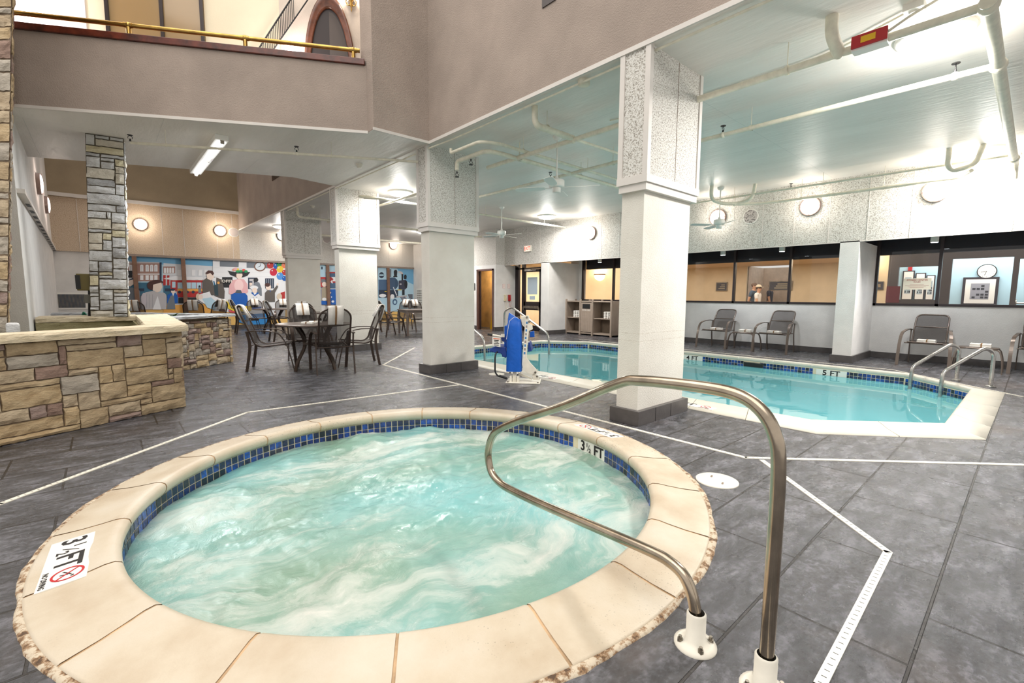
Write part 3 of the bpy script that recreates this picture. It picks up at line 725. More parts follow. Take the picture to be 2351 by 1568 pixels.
for y, lb in ((4.7, 'round wall light half hidden behind the third ceiling fan'), (2.955, 'round wall light on the speckled band right of the black-flecked speaker'), (1.2, 'round wall light at the right, nearest the bright corner of the band'), (8.18, 'round wall light above the towel cabinet')):
    wall_light(V((XBD, y, 2.885)), (-1, 0, 0), lb)
for x, lb in ((.99, 'round wall light on the tan band just right of the stone column'), (3.05, 'round wall light on the tan band left of the balloons in the mural'), (4.95, 'round wall light in a black ring peeping out left of the farthest column'), (9.29, 'round wall light above the painted locomotive')):
    wall_light(V((x, YM-.08, 3.26)), (0, -1, 0), lb, 15, ringm=MAT['black'] if x == 4.95 else None, col=(1, .86, .72))
nl = V((1, .0275, 0)).normalized()
for y, lb in ((12.7, 'round wall light on the left wall, the one nearer the camera'), (15.6, 'round wall light on the left wall, the one nearer the corner')):
    wall_light(V((lw(y), y, 3.25)), nl, lb, 10, .19, col=(1, .8, .7))
def speaker(p, n, label, dirty=False):
    n = V(n); t = thing('wall_speaker', label, 'speaker', tuple(p), 'round wall speakers')
    MB().cyl(p, p+n*.012, .155, .15, 36).build('rim', 'white_metal', t)
    if dirty:
        mm = Mt('flecked_grille', (196, 188, 184), .7); pp = mm.pos()
        mm.base(mm.ramp(mm.noise(pp, 30, 5, .7), [(.40, (60, 52, 50)), (.5, (190, 182, 178))])); g = mm.m
    else: g = plain('grey_speaker_grille', (186, 176, 172), .7)
    MB().cyl(p+n*.012, p+n*.016, .135, .135, 36).build('grille', g, t)
speaker(V((XBD, 4.03, 2.83)), (-1, 0, 0), 'round wall speaker with black-flecked grille on the right band', True)
speaker(V((3.45, YM-.08, 3.25)), (0, -1, 0), 'round grey speaker on the tan band left of the beam')
speaker(V((6.54, YM-.08, 3.27)), (0, -1, 0), 'round grey speaker between the two farthest columns')
# two-tube strip light under the balcony
t = thing('strip_light', 'long white strip light with two lit tubes under the balcony', 'light fixture', (1.33, 8.65, CZ))
MB().box((1.26, 7.45, CZ-.07), (1.42, 9.85, CZ)).build('housing', 'white_metal', t, bevel=.004)
tg = glow('lit_tube', (250, 252, 255), 9)
for a, b in ((7.5, 8.62), (8.70, 9.80)): MB().cyl((1.345, a, CZ-.085), (1.345, b, CZ-.085), .022, seg=12).build('tube', tg, t)
for a in (7.48, 8.66, 9.82): MB().cbox((1.345, a, CZ-.088), (.045, .03, .045)).build('socket', 'bolt', t)
l = area('lamp', (0, 0, 0), .2, 75, (.93, .97, 1), sy=2.2); l.parent = t; l.location = (0, 0, -.13)

# ================================================================ PIPES, FANS, CEILING THINGS
PG = 'painted pipes under the ceiling'
def pipe(path, r, label, hang=(), couplings=(), name='ceiling_pipe', mat='pipe', rr=.09):
    t = thing(name, label, 'pipe', tuple(path[0]), PG)
    P = smooth_path(path, rr); MB().tube(P, r, 12).build('run', mat, t)
    for h in hang:
        h = V(h); MB().cyl((h.x, h.y, h.z), (h.x, h.y, CZ), .004, seg=6).lathe(h, [(r*1.25, -.012), (r*1.25, .012)], 14, axis='Y').build('hanger', mat, t)
    for c in couplings:
        c = V(c); d = V(P[1]-P[0]).normalized() if False else None
        MB().ball(c, r*1.35, 12).build('coupling', mat, t)
pz = 3.1
pipe([(4.46, 5.62, pz), (4.46, .9, pz), (4.46, .36, pz)], .030, 'cream ceiling pipe running from the second column past the red valve box', [(4.46, 4.9, pz), (4.46, 1.55, pz), (4.46, 3.0, pz)], [(4.46, 1.18, pz), (4.46, 3.93, pz)])
pipe([(5.64, 7.6, pz), (5.64, .36, pz)], .026, 'cream ceiling pipe crossing the upper right, second from the beam', [(5.64, 2.3, pz), (5.64, 4.2, pz)], [(5.64, 2.62, pz), (5.64, .62, pz), (5.64, 6.2, pz)])
pipe([(4.40, .36, pz+.0), (9.76, .36, pz), (9.9, .36, pz-.05), (9.95, .36, 2.9)], .045, 'thick white ceiling pipe running down the right edge of the photo', [], [(4.46, .36, pz), (5.64, .36, pz), (9.5, .36, pz)])
pipe([(4.3, 1.2, CZ), (4.3, 1.2, 3.2), (4.46, 1.18, pz)], .045, 'thick short pipe dropping from the ceiling to the red valve box run')
pipe([(3.8, 3.93, CZ), (3.8, 3.93, pz+.02), (4.46, 3.93, pz+.02)], .036, 'pipe elbow dropping by the beam above the first ceiling fan', [(4.0, 3.93, pz+.03)])
pipe([(4.46, 3.9, pz), (6.6, 3.85, pz)], .018, 'thin branch pipe running right from the elbow above the first fan')
pipe([(3.72, 5.5, pz+.1), (3.72, 5.5, pz+.04), (3.72, 4.85, pz+.04), (3.95, 4.75, pz+.04), (7.2, 4.86, pz+.04)], .022, 'upper pipe of the bent pair over the second column', [(4.4, 4.77, pz+.05), (5.8, 4.8, pz+.05)])
pipe([(3.93, 5.66, pz-.12), (3.93, 5.66, pz), (3.93, 5.0, pz), (4.1, 4.95, pz), (7.2, 5.06, pz)], .030, 'lower pipe of the bent pair over the second column', [(4.5, 4.96, pz), (5.9, 5.02, pz)])
pipe([(4.0, 9.2, pz+.06), (4.2, 9.05, pz+.05), (10.05, 9.22, pz+.05)], .026, 'pale pipe running from the bright column to the exit sign wall', [(6.0, 9.1, pz+.05), (9.3, 9.2, pz+.05)])
pipe([(4.0, 9.0, pz), (4.3, 8.85, pz), (9.9, 8.95, pz)], .02, 'thin pipe just below the one reaching the exit sign wall', [(7.0, 8.9, pz)])
pipe([(4.6, 7.7, pz), (4.6, 12.6, pz)], .024, 'pipe running away from the camera beside the bright column')
pipe([(3.75, 12.3, CZ), (3.75, 12.3, pz), (6.5, 12.3, pz), (9.5, 12.3, pz)], .03, 'pipe over the tables between the two farthest columns', [(4.5, 12.3, pz)])
pipe([(5.2, 15.6, pz), (9.9, 15.4, pz)], .035, 'thick pipe before the far speckled band', [(7, 15.5, pz)])
pipe([(9.45, 6.5, pz+.04), (9.45, .4, pz+.04)], .018, 'thin pipe hugging the ceiling along the right band', [(9.45, 4.1, pz+.04), (9.45, 2.6, pz+.04)], [(9.45, 3.1, pz+.04)])
pipe([(9.35, 4.05, 2.98), (9.6, 3.7, 2.98), (9.7, 3.3, 2.98), (9.7, .9, 2.98), (9.3, .75, 2.98)], .026, 'lower pipe along the right band ending in a loop', [(9.7, 3.0, 2.98), (9.7, 1.8, 2.98)], [(9.35, 4.05, 2.98)])
pipe([(9.0, 4.35, CZ), (9.0, 4.35, 3.06), (9.2, 4.2, 2.99), (9.45, 3.95, 3.0), (9.45, 3.75, 3.08), (9.45, 3.72, CZ)], .034, 'looped drain pipe behind the third ceiling fan', rr=.12)
pipe([(9.25, 1.0, CZ), (9.25, 1.0, 3.08), (9.35, .95, 3.02), (9.35, .72, 3.06), (9.35, .66, CZ)], .034, 'looped drain pipe beside the right edge ceiling light', rr=.1)
pipe([(3.68, -1, 3.29), (3.68, 5.4, 3.29), (3.63, 5.9, 3.28), (3.62, 9.3, 3.29), (3.64, 12.7, 3.29)], .011, 'slim conduit following the foot of the taupe beam', rr=.03)
pipe([(.394, 7.95, pz+.04), (3.6, 6.18, pz+.04)], .018, 'slim sprinkler pipe crossing under the balcony soffit', [(.75, 7.75, pz+.04), (2.55, 6.76, pz+.04)], [(2.15, 6.98, pz+.04)])
pipe([(4.75, 3.6, CZ-.02), (4.9, 2.9, CZ-.02), (4.9, 1.4, CZ-.02), (4.6, .75, CZ-.02)], .008, 'thin wire conduit on the ceiling between the two nearest pipes', rr=.2)
def sprinkler(x, y, z, label, down=False):
    s = -1 if down else 1
    t = thing('sprinkler_head', label, 'sprinkler', (x, y, z), 'sprinkler heads')
    MB().cyl((x, y, z), (x, y, z+s*.03), .012, .008, 10).build('socket', 'black', t)
    m = MB(); m.tube([(x-.02, y, z+s*.03), (x-.024, y, z+s*.05), (x, y, z+s*.072), (x+.024, y, z+s*.05), (x+.02, y, z+s*.03)], .004, 6); m.build('frame', 'black', t)
    MB().cyl((x, y, z+s*.072), (x, y, z+s*.078), .03, .03, 12).build('deflector', 'black', t)
for a in ((5.64, .62, 3.13, 'black sprinkler head at the top right beside the thick pipe'), (5.64, 2.62, 3.13, 'black sprinkler head just right of the nearest column'),
          (5.64, 5.45, 3.13, 'black sprinkler head left of the first ceiling fan motor'), (2.15, 6.98, 3.16, 'black sprinkler head under the balcony, left of the second column'),
          (.394, 7.95, 3.16, 'black sprinkler head beside the stone column top'), (9.45, 3.1, 3.15, 'black sprinkler head above the right band lights')): sprinkler(*a)
sprinkler(3.93, 5.66, 2.96, 'black hanging sprinkler head on the second column, the left of two', True)
sprinkler(3.95, 5.35, 3.072, 'black hanging sprinkler head on the second column, the right of two', True)
def fan(x, y, zb, label, rot):
    t = thing('ceiling_fan', label, 'ceiling fan', (x, y, CZ), 'white ceiling fans')
    MB().lathe((x, y, CZ), [(.065, 0), (.06, -.03), (.03, -.06), (.001, -.06)], 24).build('canopy', 'white_metal', t)
    MB().cyl((x, y, CZ-.05), (x, y, zb+.14), .011).build('downrod', 'white_metal', t)
    MB().lathe((x, y, zb), [(.012, .20), (.03, .15), (.095, .135), (.105, .12), (.105, .05), (.09, .035), (.001, .035)], 32).build('motor', 'white_metal', t)
    MB().lathe((x, y, zb), [(.055, .036), (.055, -.03), (.045, -.035), (.001, -.035)], 24).build('switch_housing', 'white_metal', t)
    for k in range(4):
        a = rot+k*PI/2; d = V((math.cos(a), math.sin(a), 0)); q = V((-d.y, d.x, 0)); o = V((x, y, zb+.03))
        b = MB(); pts = []
        for r_, w_ in ((.16, .035), (.24, .055), (.50, .062), (.56, .05), (.58, .02)): pts.append((r_, w_))
        vs = []
        for r_, w_ in pts: vs += [o+d*r_-q*w_-V((0, 0, w_*.2)), o+d*r_+q*w_+V((0, 0, w_*.2))]
        vs += [v+V((0, 0, .006)) for v in vs]; nn = len(pts)*2
        fs = [(2*i, 2*i+2, 2*i+3, 2*i+1) for i in range(len(pts)-1)]; fs = [f[::-1] for f in fs]+[tuple(v+nn for v in f) for f in fs]+[(0, 1, nn+1, nn), (nn-2, 2*nn-2, 2*nn-1, nn-1)]
        fs += [(2*i, nn+2*i, nn+2*i+2, 2*i+2) for i in range(len(pts)-1)]+[(2*i+1, 2*i+3, nn+2*i+3, nn+2*i+1) for i in range(len(pts)-1)]
        b.add(vs, fs); bl = b.build('blade', 'white_metal', t)
        MB().obox(o+d*.08-q*.012, d*.1, q*.024, V((0, 0, .006))).build('blade_bracket', 'white_metal', bl)
fan(4.72, 4.44, 2.62, 'white ceiling fan hanging between the two nearest columns', .55)
fan(7.42, 8.8, 2.62, 'white ceiling fan farthest away, just right of the second column', .2)
fan(9.26, 4.29, 2.57, 'white ceiling fan hanging right of the nearest column', .9)
def detector(x, y, label):
    t = thing('smoke_detector', label, 'smoke detector', (x, y, CZ), 'smoke detectors')
    MB().lathe((x, y, CZ), [(.055, 0), (.055, -.02), (.045, -.03)], 20).build('base', 'white_plastic', t)
    MB().lathe((x, y, CZ), [(.042, -.03), (.036, -.06), (.001, -.062)], 20).build('sensor', 'white_plastic', t)
detector(3.95, 11.8, 'small smoke detector left of the bright column'); detector(3.3, 7.55, 'small smoke detector on the soffit left of the second column')
t = thing('junction_box', 'cream round junction box at the end of the conduit by the beam', 'junction box', (3.72, 3.15, CZ)); MB().lathe((3.72, 3.15, CZ), [(.06, 0), (.06, -.05), (.001, -.05)], 16).build('body', 'pipe', t); MB().lathe((3.72, 3.15, CZ), [(.05, -.05), (.04, -.058), (.001, -.058)], 16).build('lid', 'pipe', t)
t = thing('valve_box', 'red box with yellow label clipped to a ceiling pipe, top right', 'valve box', (4.46, .98, 3.1))
MB().box((4.41, .87, 3.06), (4.51, 1.09, 3.15)).build('body', 'white_metal', t, bevel=.004); MB().box((4.396, .87, 3.075), (4.41, 1.09, 3.165)).build('red_cover', 'red', t, bevel=.003)
m = MB(); m.box((4.394, .94, 3.1), (4.396, 1.03, 3.145)); m.build('yellow_label', 'yellow', t)
MB().tube(smooth_path([(4.42, .87, 3.13), (4.45, .75, 3.2), (4.55, .6, 3.3)], .05), .010, 8).build('flexible_conduit', 'pipe', t)
t = thing('junction_box', 'square white junction box on the ceiling at the very top right', 'junction box', (4.6, .75, CZ)); MB().box((4.53, .70, CZ-.05), (4.65, .82, CZ)).build('body', 'white_metal', t, bevel=.004); MB().cyl((4.59, .76, CZ-.05), (4.59, .76, CZ-.062), .03, seg=14).build('lid', 'white_metal', t)

# ================================================================ SPA AND POOL HANDRAILS
def foot(t, p, r=.024, name='white_flange'):
    p = V(p)
    f = MB().lathe(p, [(.07, 0), (.07, .006), (.055, .014), (r+.008, .022), (r+.008, .115), (r+.002, .12)], 28).build(name, 'white_plastic', t)
    for k in range(4):
        a = .8+k*PI/2; q = p+V((math.cos(a)*.052, math.sin(a)*.052, .01))
        MB().cyl(q, q+V((0, 0, .012)), .010, seg=6).cyl(q+V((0, 0, .012)), q+V((0, 0, .022)), .006, seg=8).build('bolt', 'bolt', f)
t = thing('spa_handrail', 'large looped stainless steel handrail bolted to the deck beside the spa', 'handrail', (1.44, .46, 0))
Q = [(0.457, .0), (.455, .404), (.457, .70), (.474, .80), (.519, .865), (.593, .897), (.726, .900), (.95, .884), (1.06, .857), (1.36, .711), (1.68, .572), (1.875, .474), (1.955, .41), (1.995, .32), (1.99, .25), (1.955, .195), (1.87, .167), (1.75, .167), (1.50, .186), (1.085, .227), (.872, .247), (.80, .245), (.745, .225), (.71, .175), (.692, .11), (.688, .02)]
pl = [V((1.439+(y-.457)*.097, y, z)) for y, z in Q]
def catmull(P, k=5):
    out = []
    for i in range(len(P)-1):
        a, b, c, d = P[max(i-1, 0)], P[i], P[i+1], P[min(i+2, len(P)-1)]
        for j in range(k):
            u = j/k; out.append(.5*((2*b)+(c-a)*u+(2*a-5*b+4*c-d)*u*u+(3*b-a-3*c+d)*u*u*u))
    return out+[P[-1]]
MB().tube(catmull(pl), .0205, 20).build('rail_tube', 'steel', t)
foot(t, (1.439, .457, 0), name='flange'); foot(t, (1.461, .688, 0), name='flange')
def pool_rail(p, d, label, grp='pool ladder handrails', reach=.63, h=.5, drop=-.3):
    p = V(p); d = V(d).normalized(); t = thing('pool_handrail', label, 'handrail', tuple(p), grp)
    pts = [p, p+V((0, 0, h*.92)), p+d*reach*.18+V((0, 0, h*1.05)), p+d*reach*.98+V((0, 0, h*.38)), p+d*reach+V((0, 0, h*.1)), p+d*reach+V((0, 0, drop))]
    MB().tube(smooth_path(pts, .11, 7), .0235, 14).build('rail_tube', 'steel2', t)
    MB().lathe(p, [(.055, 0), (.055, .006), (.03, .016), (.026, .02)], 24).build('escutcheon', 'steel2', t)
    return t
pool_rail((8.9, .32, .004), (-.71, .71, 0), 'bent steel pool handrail at the right, the one nearer the camera')
pool_rail((9.22, .68, .004), (-.71, .71, 0), 'bent steel pool handrail at the right, the one nearer the wall')
pool_rail((7.5, 8.78, .004), (0, -1, 0), 'steel pool handrail seen behind the blue pool lift', 'shallow end handrails', 1.56, .86)
pool_rail((5.67, 8.80, .004), (0, -1, 0), 'steel pool handrail partly hidden by the second column', 'shallow end handrails', 1.56, .86)

# ================================================================ MASONRY
def masonry(m, o, d, L, z0, H, out, rnd, nm, unit=.046, maxw=9, gap=.011, rough=.012, pw=None):
    # random ashlar: stones packed on a small grid along direction d, face looking along `out`
    nx, nz = max(1, round(L/unit)), max(1, round(H/unit)); ux, uz = L/nx, H/nz
    g = [[0]*nz for _ in range(nx)]; o = V(o); d = V(d).normalized(); out = V(out).normalized()
    for j in range(nz):
        for i in range(nx):
            if g[i][j]: continue
            h = rnd.choice((1, 2, 2, 3, 3) if unit > .03 else (1, 2, 2)); wmax = rnd.randint(2, maxw)
            h = min(h, nz-j)
            w_ = 0
            while i+w_ < nx and w_ < wmax and not g[i+w_][j]: w_ += 1
            if nx-(i+w_) == 1: w_ = min(w_+1, nx-i) if not g[i+w_][j] else w_
            while h > 1 and any(g[i+a][j+b] for a in range(w_) for b in range(h)): h -= 1
            for a in range(w_):
                for b in range(h): g[i+a][j+b] = 1
            x0, x1 = i*ux+gap/2, (i+w_)*ux-gap/2; a0, a1 = z0+j*uz+gap/2, z0+(j+h)*uz-gap/2
            prj = .012+rnd.random()*.02; k = max(2, int((x1-x0)/.03)); q = max(2, int((a1-a0)/.03)); sd = rnd.random()*50
            vs = []; fs = []
            for a in range(k+1):
                for b in range(q+1):
                    u, v = a/k, b/q; edge = min(u, 1-u, .25)*4*min(v, 1-v, .3)*3.3
                    x = x0+(x1-x0)*u; z = a0+(a1-a0)*v
                    if a in (0, k): x += (noise.noise(V((sd, z*22, 1)))*.008)
                    if b in (0, q): z += (noise.noise(V((x*20, sd, 3)))*.009)
                    p = prj*(.55+.45*min(1, edge))+rough*noise.noise(V((x*14, z*22, sd)))
                    vs.append(o+d*x+V((0, 0, z))+out*p)
            for a in range(k):
                for b in range(q):
                    c = a*(q+1)+b; fs.append((c, c+q+1, c+q+2, c+1))
            base = len(vs); edge = [a*(q+1) for a in range(k+1)]+[k*(q+1)+b for b in range(1, q+1)]+[a*(q+1)+q for a in range(k-1, -1, -1)]+[b for b in range(q-1, 0, -1)]
            vs += [vs[e]-out*(prj+.03) for e in edge]; n = len(edge)
            for e in range(n): fs.append((edge[e], base+e, base+(e+1) % n, edge[(e+1) % n])[::1])
            mi = rnd.choices(range(nm), pw)[0] if pw else rnd.randrange(nm)
            m.add(vs, fs, mi, False)
def rough_slab(m, poly, z0, z1, rnd, amp=.012, sub=.05):
    P = [V((*p, 0)) for p in poly]; n = len(P); ring = []
    for i in range(n):
        a, b = P[i], P[(i+1) % n]; k = max(1, int((b-a).length/sub))
        for j in range(k): ring.append(a.lerp(b, j/k))
    N = len(ring); lv = [z0, z0+(z1-z0)*.35, z0+(z1-z0)*.7, z1]; vs = []
    for l, z in enumerate(lv):
        for i, p in enumerate(ring):
            t = (ring[(i+1) % N]-ring[i-1]).normalized(); nn = V((t.y, -t.x, 0))
            vs.append(p+nn*(amp*(noise.noise(V((p.x*9, p.y*9, l*3.1)))-(.8 if l == 3 else 0)))+V((0, 0, z+.004*noise.noise(V((p.x*12, p.y*12, 7))))))
    fs = [(l*N+i, l*N+(i+1) % N, (l+1)*N+(i+1) % N, (l+1)*N+i) for l in range(3) for i in range(N)]
    m.add(vs, fs)
    m.add(vs[3*N:], [list(range(N))]); m.add(vs[:N], [list(range(N))[::-1]])
rnd = random.Random(11)
# near planter with the fountain basin
F0 = V((-1.6, 4.79, 0)); F1 = V((.605, 5.892, 0)); fd = (F1-F0).normalized(); fo = V((fd.y, -fd.x, 0))
B1 = V((.70, 9.0, 0)); sd_ = (B1-F1).normalized(); so_ = V((sd_.y, -sd_.x, 0))
t = thing('fountain_basin', 'low tan fieldstone fountain basin with rough capstones in the left foreground', 'fountain', tuple(F1))
m = MB(); masonry(m, F0-fo*.03, fd, (F1-F0).length, 0, .80, fo, rnd, 6, .054, 11, pw=(30, 28, 16, 10, 6, 10)); masonry(m, F1-so_*.03, sd_, (B1-F1).length, 0, .80, so_, rnd, 6, pw=(30, 28, 16, 10, 6, 10))
m.build('stone_facing', TANS, t)
q0, q1, qb = F0-fo*.035, F1-fo*.035-fd*.03, B1-so_*.035
m = MB(); m.obox(q0, fd*((F1-F0).length-.03), -fo*.16, V((0, 0, .80))); m.obox(q1, sd_*(B1-F1).length, -so_*.16, V((0, 0, .80)))
m.box((-.68, 8.92, 0), (.62, 9.08, .80)); m.build('mortar_core', 'mortar', t)
capz = (.805, .872)
m = MB()
e = .045; a_, b_ = F0+fo*e, F1+fo*e+so_*e*.6; c_ = B1+so_*e
rough_slab(m, [(a_.x, a_.y), (b_.x, b_.y), (.30, 6.05), ((F0-fo*.20).x, (F0-fo*.20).y)], *capz, rnd)
rough_slab(m, [(.30, 6.06), (b_.x, b_.y+.01), (c_.x, c_.y), (.34, 9.0)], capz[0], capz[1]+.002, rnd)
rough_slab(m, [(-.68, 8.62), (.36, 8.55), (.36, 9.02), (-.68, 9.10)], capz[0], capz[1]+.004, rnd)
m.build('capstone', 'capstone', t)
m = MB(); m.prism([(-1.5, 4.9), (.46, 5.95), (.52, 8.9), (-.68, 8.9)], 0, .30); m.build('basin_floor', 'algae', t)
m = MB(); m.obox((-.68, 8.60, .30), V((1.13, 0, 0)), V((0, .05, 0)), V((0, 0, .50))); m.obox((.30, 6.1, .30), V((0, 2.5, 0)), V((.04, 0, 0)), V((0, 0, .5))); m.build('basin_lining', 'algae', t)
m = MB(); m.add([(-1.5, 5.0, .52), (.42, 6.0, .52), (.42, 8.6, .52), (-.68, 8.6, .52)], [(0, 1, 2, 3)]); m.build('water', glass('basin_water', (200, 206, 170), 1.33), t)
# second planter with plants
G0, G1 = V((.60, 8.46, 0)), V((1.674, 9.319, 0)); gd = (G1-G0).normalized(); go = V((gd.y, -gd.x, 0)); G2 = G1+V((-go.x, -go.y, 0))*1.75
t = thing('stone_planter', 'second low fieldstone planter with green plants, behind the fountain basin', 'planter', tuple(G1))
m = MB(); masonry(m, G0-go*.03, gd, (G1-G0).length, 0, .76, go, rnd, 6, .040, 7, pw=(14, 22, 8, 26, 14, 24)); s2 = (G2-G1).normalized(); masonry(m, G1-gd*.03, s2, (G2-G1).length, 0, .76, gd, rnd, 6, .040, 7)
m.build('stone_facing', TANS, t)
m = MB(); m.obox(G0-go*.035, gd*((G1-G0).length-.035), -go*.14, V((0, 0, .77))); m.obox(G1-gd*.035-go*.05, s2*1.70, -gd*.14, V((0, 0, .77))); m.build('mortar_core', 'mortar', t)
m = MB(); e = .04; u0, u1, u2 = G0+go*e, G1+go*e+gd*e, G2+gd*e
rough_slab(m, [(u0.x, u0.y), (u1.x, u1.y), ((u1-gd*.1-go*.24).x, (u1-gd*.1-go*.24).y), ((u0-go*.24).x, (u0-go*.24).y)], .80, .845, rnd)
rough_slab(m, [(u1.x, u1.y), (u2.x, u2.y), ((u2-gd*.26).x, (u2-gd*.26).y), ((u1-gd*.26).x, (u1-gd*.26).y)], .80, .847, rnd)
w0 = u2; rough_slab(m, [(u2.x, u2.y), (-.7, 11.6), (-.7, 11.35), ((u2-s2*.26).x, (u2-s2*.26).y)], .80, .846, rnd)
m.build('capstone', GREYS[3], t)
m = MB(); m.prism([(u0.x-.1, u0.y+.1), (u1.x-.12, u1.y+.05), (u2.x-.2, u2.y-.1), (-.7, 11.4), (-.7, 9.2)], 0, .68); m.build('soil', plain('dark_soil', (60, 48, 38), .9), t)
MB().prism([(u2.x+.0, u2.y), (-.7, 11.6), (-.7, 11.45), (u2.x-.1, u2.y-.1)], 0, .80).build('back_wall', 'mortar', t)
def plant(x, y, n, h, label, spread=.16, wd=.016):
    t = thing('potted_fern', label, 'plant', (x, y, .68), 'plants in the stone planter')
    for k in range(n):
        a = 2.4*k; r = spread*(.5+.5*rnd.random()); hh = h*(.6+.4*rnd.random()); m = MB(); d = V((math.cos(a), math.sin(a), 0)); q = V((-d.y, d.x, 0)); vs = []; K = 7
        for i in range(K+1):
            u = i/K; c = V((x, y, .68))+d*(r*u**1.3)+V((0, 0, hh*(1.7*u-.95*u*u))); w_ = wd*math.sin(PI*min(1, .12+u*.88)); vs += [c-q*w_, c+V((0, 0, -.25*w_)), c+q*w_]
        m.add(vs, [f for i in range(K) for f in ((3*i, 3*i+3, 3*i+4, 3*i+1), (3*i+1, 3*i+4, 3*i+5, 3*i+2))], 0, True); m.build('leaf', 'leaf', t)
p = onP(395, 722, (1.0, 9.9), (.3, .95)); plant(p.x, p.y, 16, .24, 'spiky green plant growing in the stone planter, right of the stone column', .30, .016)
p = onP(318, 722, (.5, 9.9), (.3, .95)); plant(p.x, p.y, 30, .20, 'bushy low green plant touching the right side of the stone column', .24, .022)
# stone column
t = thing('stone_column', 'slim grey ledgestone column rising from the fountain to the soffit', 'column', (.16, 8.55, .87))
ca = V((-.145, 8.62, 0)); cb = V((.25, 8.55, 0)); cd = (cb-ca).normalized(); cn = V((cd.y, -cd.x, 0)); cw = (cb-ca).length
m = MB(); masonry(m, ca, cd, cw, .86, CZ-.865, cn, rnd, 6, .048, 7, .016, .014, (34, 26, 12, 16, 6, 3)); masonry(m, cb, V((.02, 1, 0)), .30, .86, CZ-.865, cd, rnd, 6, .048, 6, .016, .014, (34, 26, 12, 16, 6, 3))
sh2 = lambda q: [V((v.x+(v.z-.87)*.042, v.y, v.z)) for v in q.v]
m.v = sh2(m); m.build('stone_facing', GREYS, t)
m = MB().obox(ca+V((0, 0, .86))-cn*.002, cd*cw, V((.006, .3, 0)), V((0, 0, CZ-.862))); m.v = sh2(m); m.build('mortar_core', 'mortar_grey', t)
# stone pier at the left edge
pe = V((-.50, 6.4, 0)); px_ = V((-.74, -.67, 0)).normalized()
t = thing('stone_pier', 'rough stone pier running up the left edge of the photo', 'pier', (-.62, 6.4, .5))
m = MB(); pn1 = V((.67, -.74, 0)); P0 = onP(8, 700, (-.6, 6.6), (.66, .74)); P0.z = 0
rt = V((.75, -.66, 0)).normalized(); bk = V((-.10, .995, 0)).normalized()
masonry(m, P0-rt*.9, rt, .9, .30, 5.6, -bk, rnd, 6, .06, 6, .016, .02, (20, 24, 10, 8, 4, 34)); masonry(m, P0, bk, .35, .30, 5.6, rt, rnd, 6, .06, 5, .016, .02)
sh = lambda q: [V((v.x+(v.z-.7)*.08, v.y, v.z)) for v in q.v]
m.v = sh(m); m.build('stone_facing', TANS, t); m = MB().obox(P0-rt*.9+V((0, 0, .3)), rt*.9, bk*.35, V((0, 0, 5.6))); m.v = sh(m); m.build('mortar_core', 'mortar', t)
t = thing('water_spout', 'white limed stone spout with green water sheet at the foot of the stone pier', 'fountain spout', tuple(P0+V((0, 0, .7))))
pa = onP(0, 735, P0[:2], (.66, .74)); m = MB(); m.obox(P0+rt*.0-bk*.12+V((0, 0, .80)), rt*.14, bk*.2, V((0, 0, .10))); m.build('lip_stone', GREYS[0], t, bevel=.02)
m = MB(); vs = []
for i in range(12):
    for j in range(8):
        u, v_ = i/11, j/7; b_ = P0-rt*.20+rt*u*.32-bk*(.12+.03*math.sin(u*17)+.05*v_)+V((0, 0, .80-.30*v_)); vs.append(b_)
m.add(vs, [(i*8+j, i*8+j+1, i*8+j+9, i*8+j+8) for i in range(11) for j in range(7)], 0, True); m.build('water_sheet', Mt('falling_water', (196, 224, 214), .15).m, t)
t = thing('pipe_fitting', 'dark iron water pipe and valve standing behind the fountain basin', 'pipe', (-.5, 9.3, .8))
def lb_(px, py): return onY(px, py, 9.3)
MB().tube(smooth_path([lb_(15, 683), lb_(73, 684), lb_(75, 722)], .03), .012, 8).build('pipe_run', 'black', t); MB().cyl(lb_(35, 684), lb_(35, 672), .02, .014, 10).build('valve', 'black', t)
m = MB().tube(smooth_path([lb_(188, 730), lb_(192, 716), lb_(202, 728)], .02), .014, 8); tag(m.build('garden_hose', plain('green_hose', (20, 96, 72), .4)), 'short green hose loop on the basin cap left of the stone column', 'hose')
t = thing('flood_light', 'olive metal flood light on a thin post left of the stone column', 'flood light', tuple(onY(205, 722, 8.75)))
c0 = onY(195, 648, 8.75); MB().cbox(c0, (.17, .12, .23)).build('housing', plain('olive_metal', (104, 92, 48), .4, .3), t, bevel=.01); MB().cbox(c0+V((-.07, -.065, 0)), (.05, .01, .19)).build('lens', 'black', t)
MB().cyl(onY(205, 665, 8.75), onY(205, 726, 8.75), .014, seg=8).build('post', 'black', t); MB().cbox(onY(203, 686, 8.75), (.09, .05, .12)).build('junction_box', plain('grey_box', (110, 108, 100), .5), t)
v = onY(165, 691, YM); t = thing('wall_grille', 'white framed air grille low on the far wall left of the stone column', 'vent', tuple(v), 'wall air grilles')
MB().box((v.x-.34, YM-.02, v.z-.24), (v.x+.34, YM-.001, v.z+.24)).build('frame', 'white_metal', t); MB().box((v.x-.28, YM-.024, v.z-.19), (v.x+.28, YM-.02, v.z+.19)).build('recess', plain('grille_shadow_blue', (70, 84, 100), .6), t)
m = MB()
for k in range(22): x = v.x-.275+k*.0255; m.box((x, YM-.032, v.z-.19), (x+.009, YM-.024, v.z+.19))
m.build('louvres', 'bolt', t)
t = thing('wall_grille', 'tall white perforated grille at the right end of the locomotive painting', 'vent', (10.255, 17.3, 1.0), 'wall air grilles')
MB().box((10.245, 16.9, .35), (10.26, 17.9, 1.45)).build('frame', 'white_metal', t)
m = MB()
for a in range(9):
    for b in range(10): m.box((10.243, 16.98+a*.1, .42+b*.1), (10.245, 17.04+a*.1, .48+b*.1))
m.build('slots', 'bolt', t)

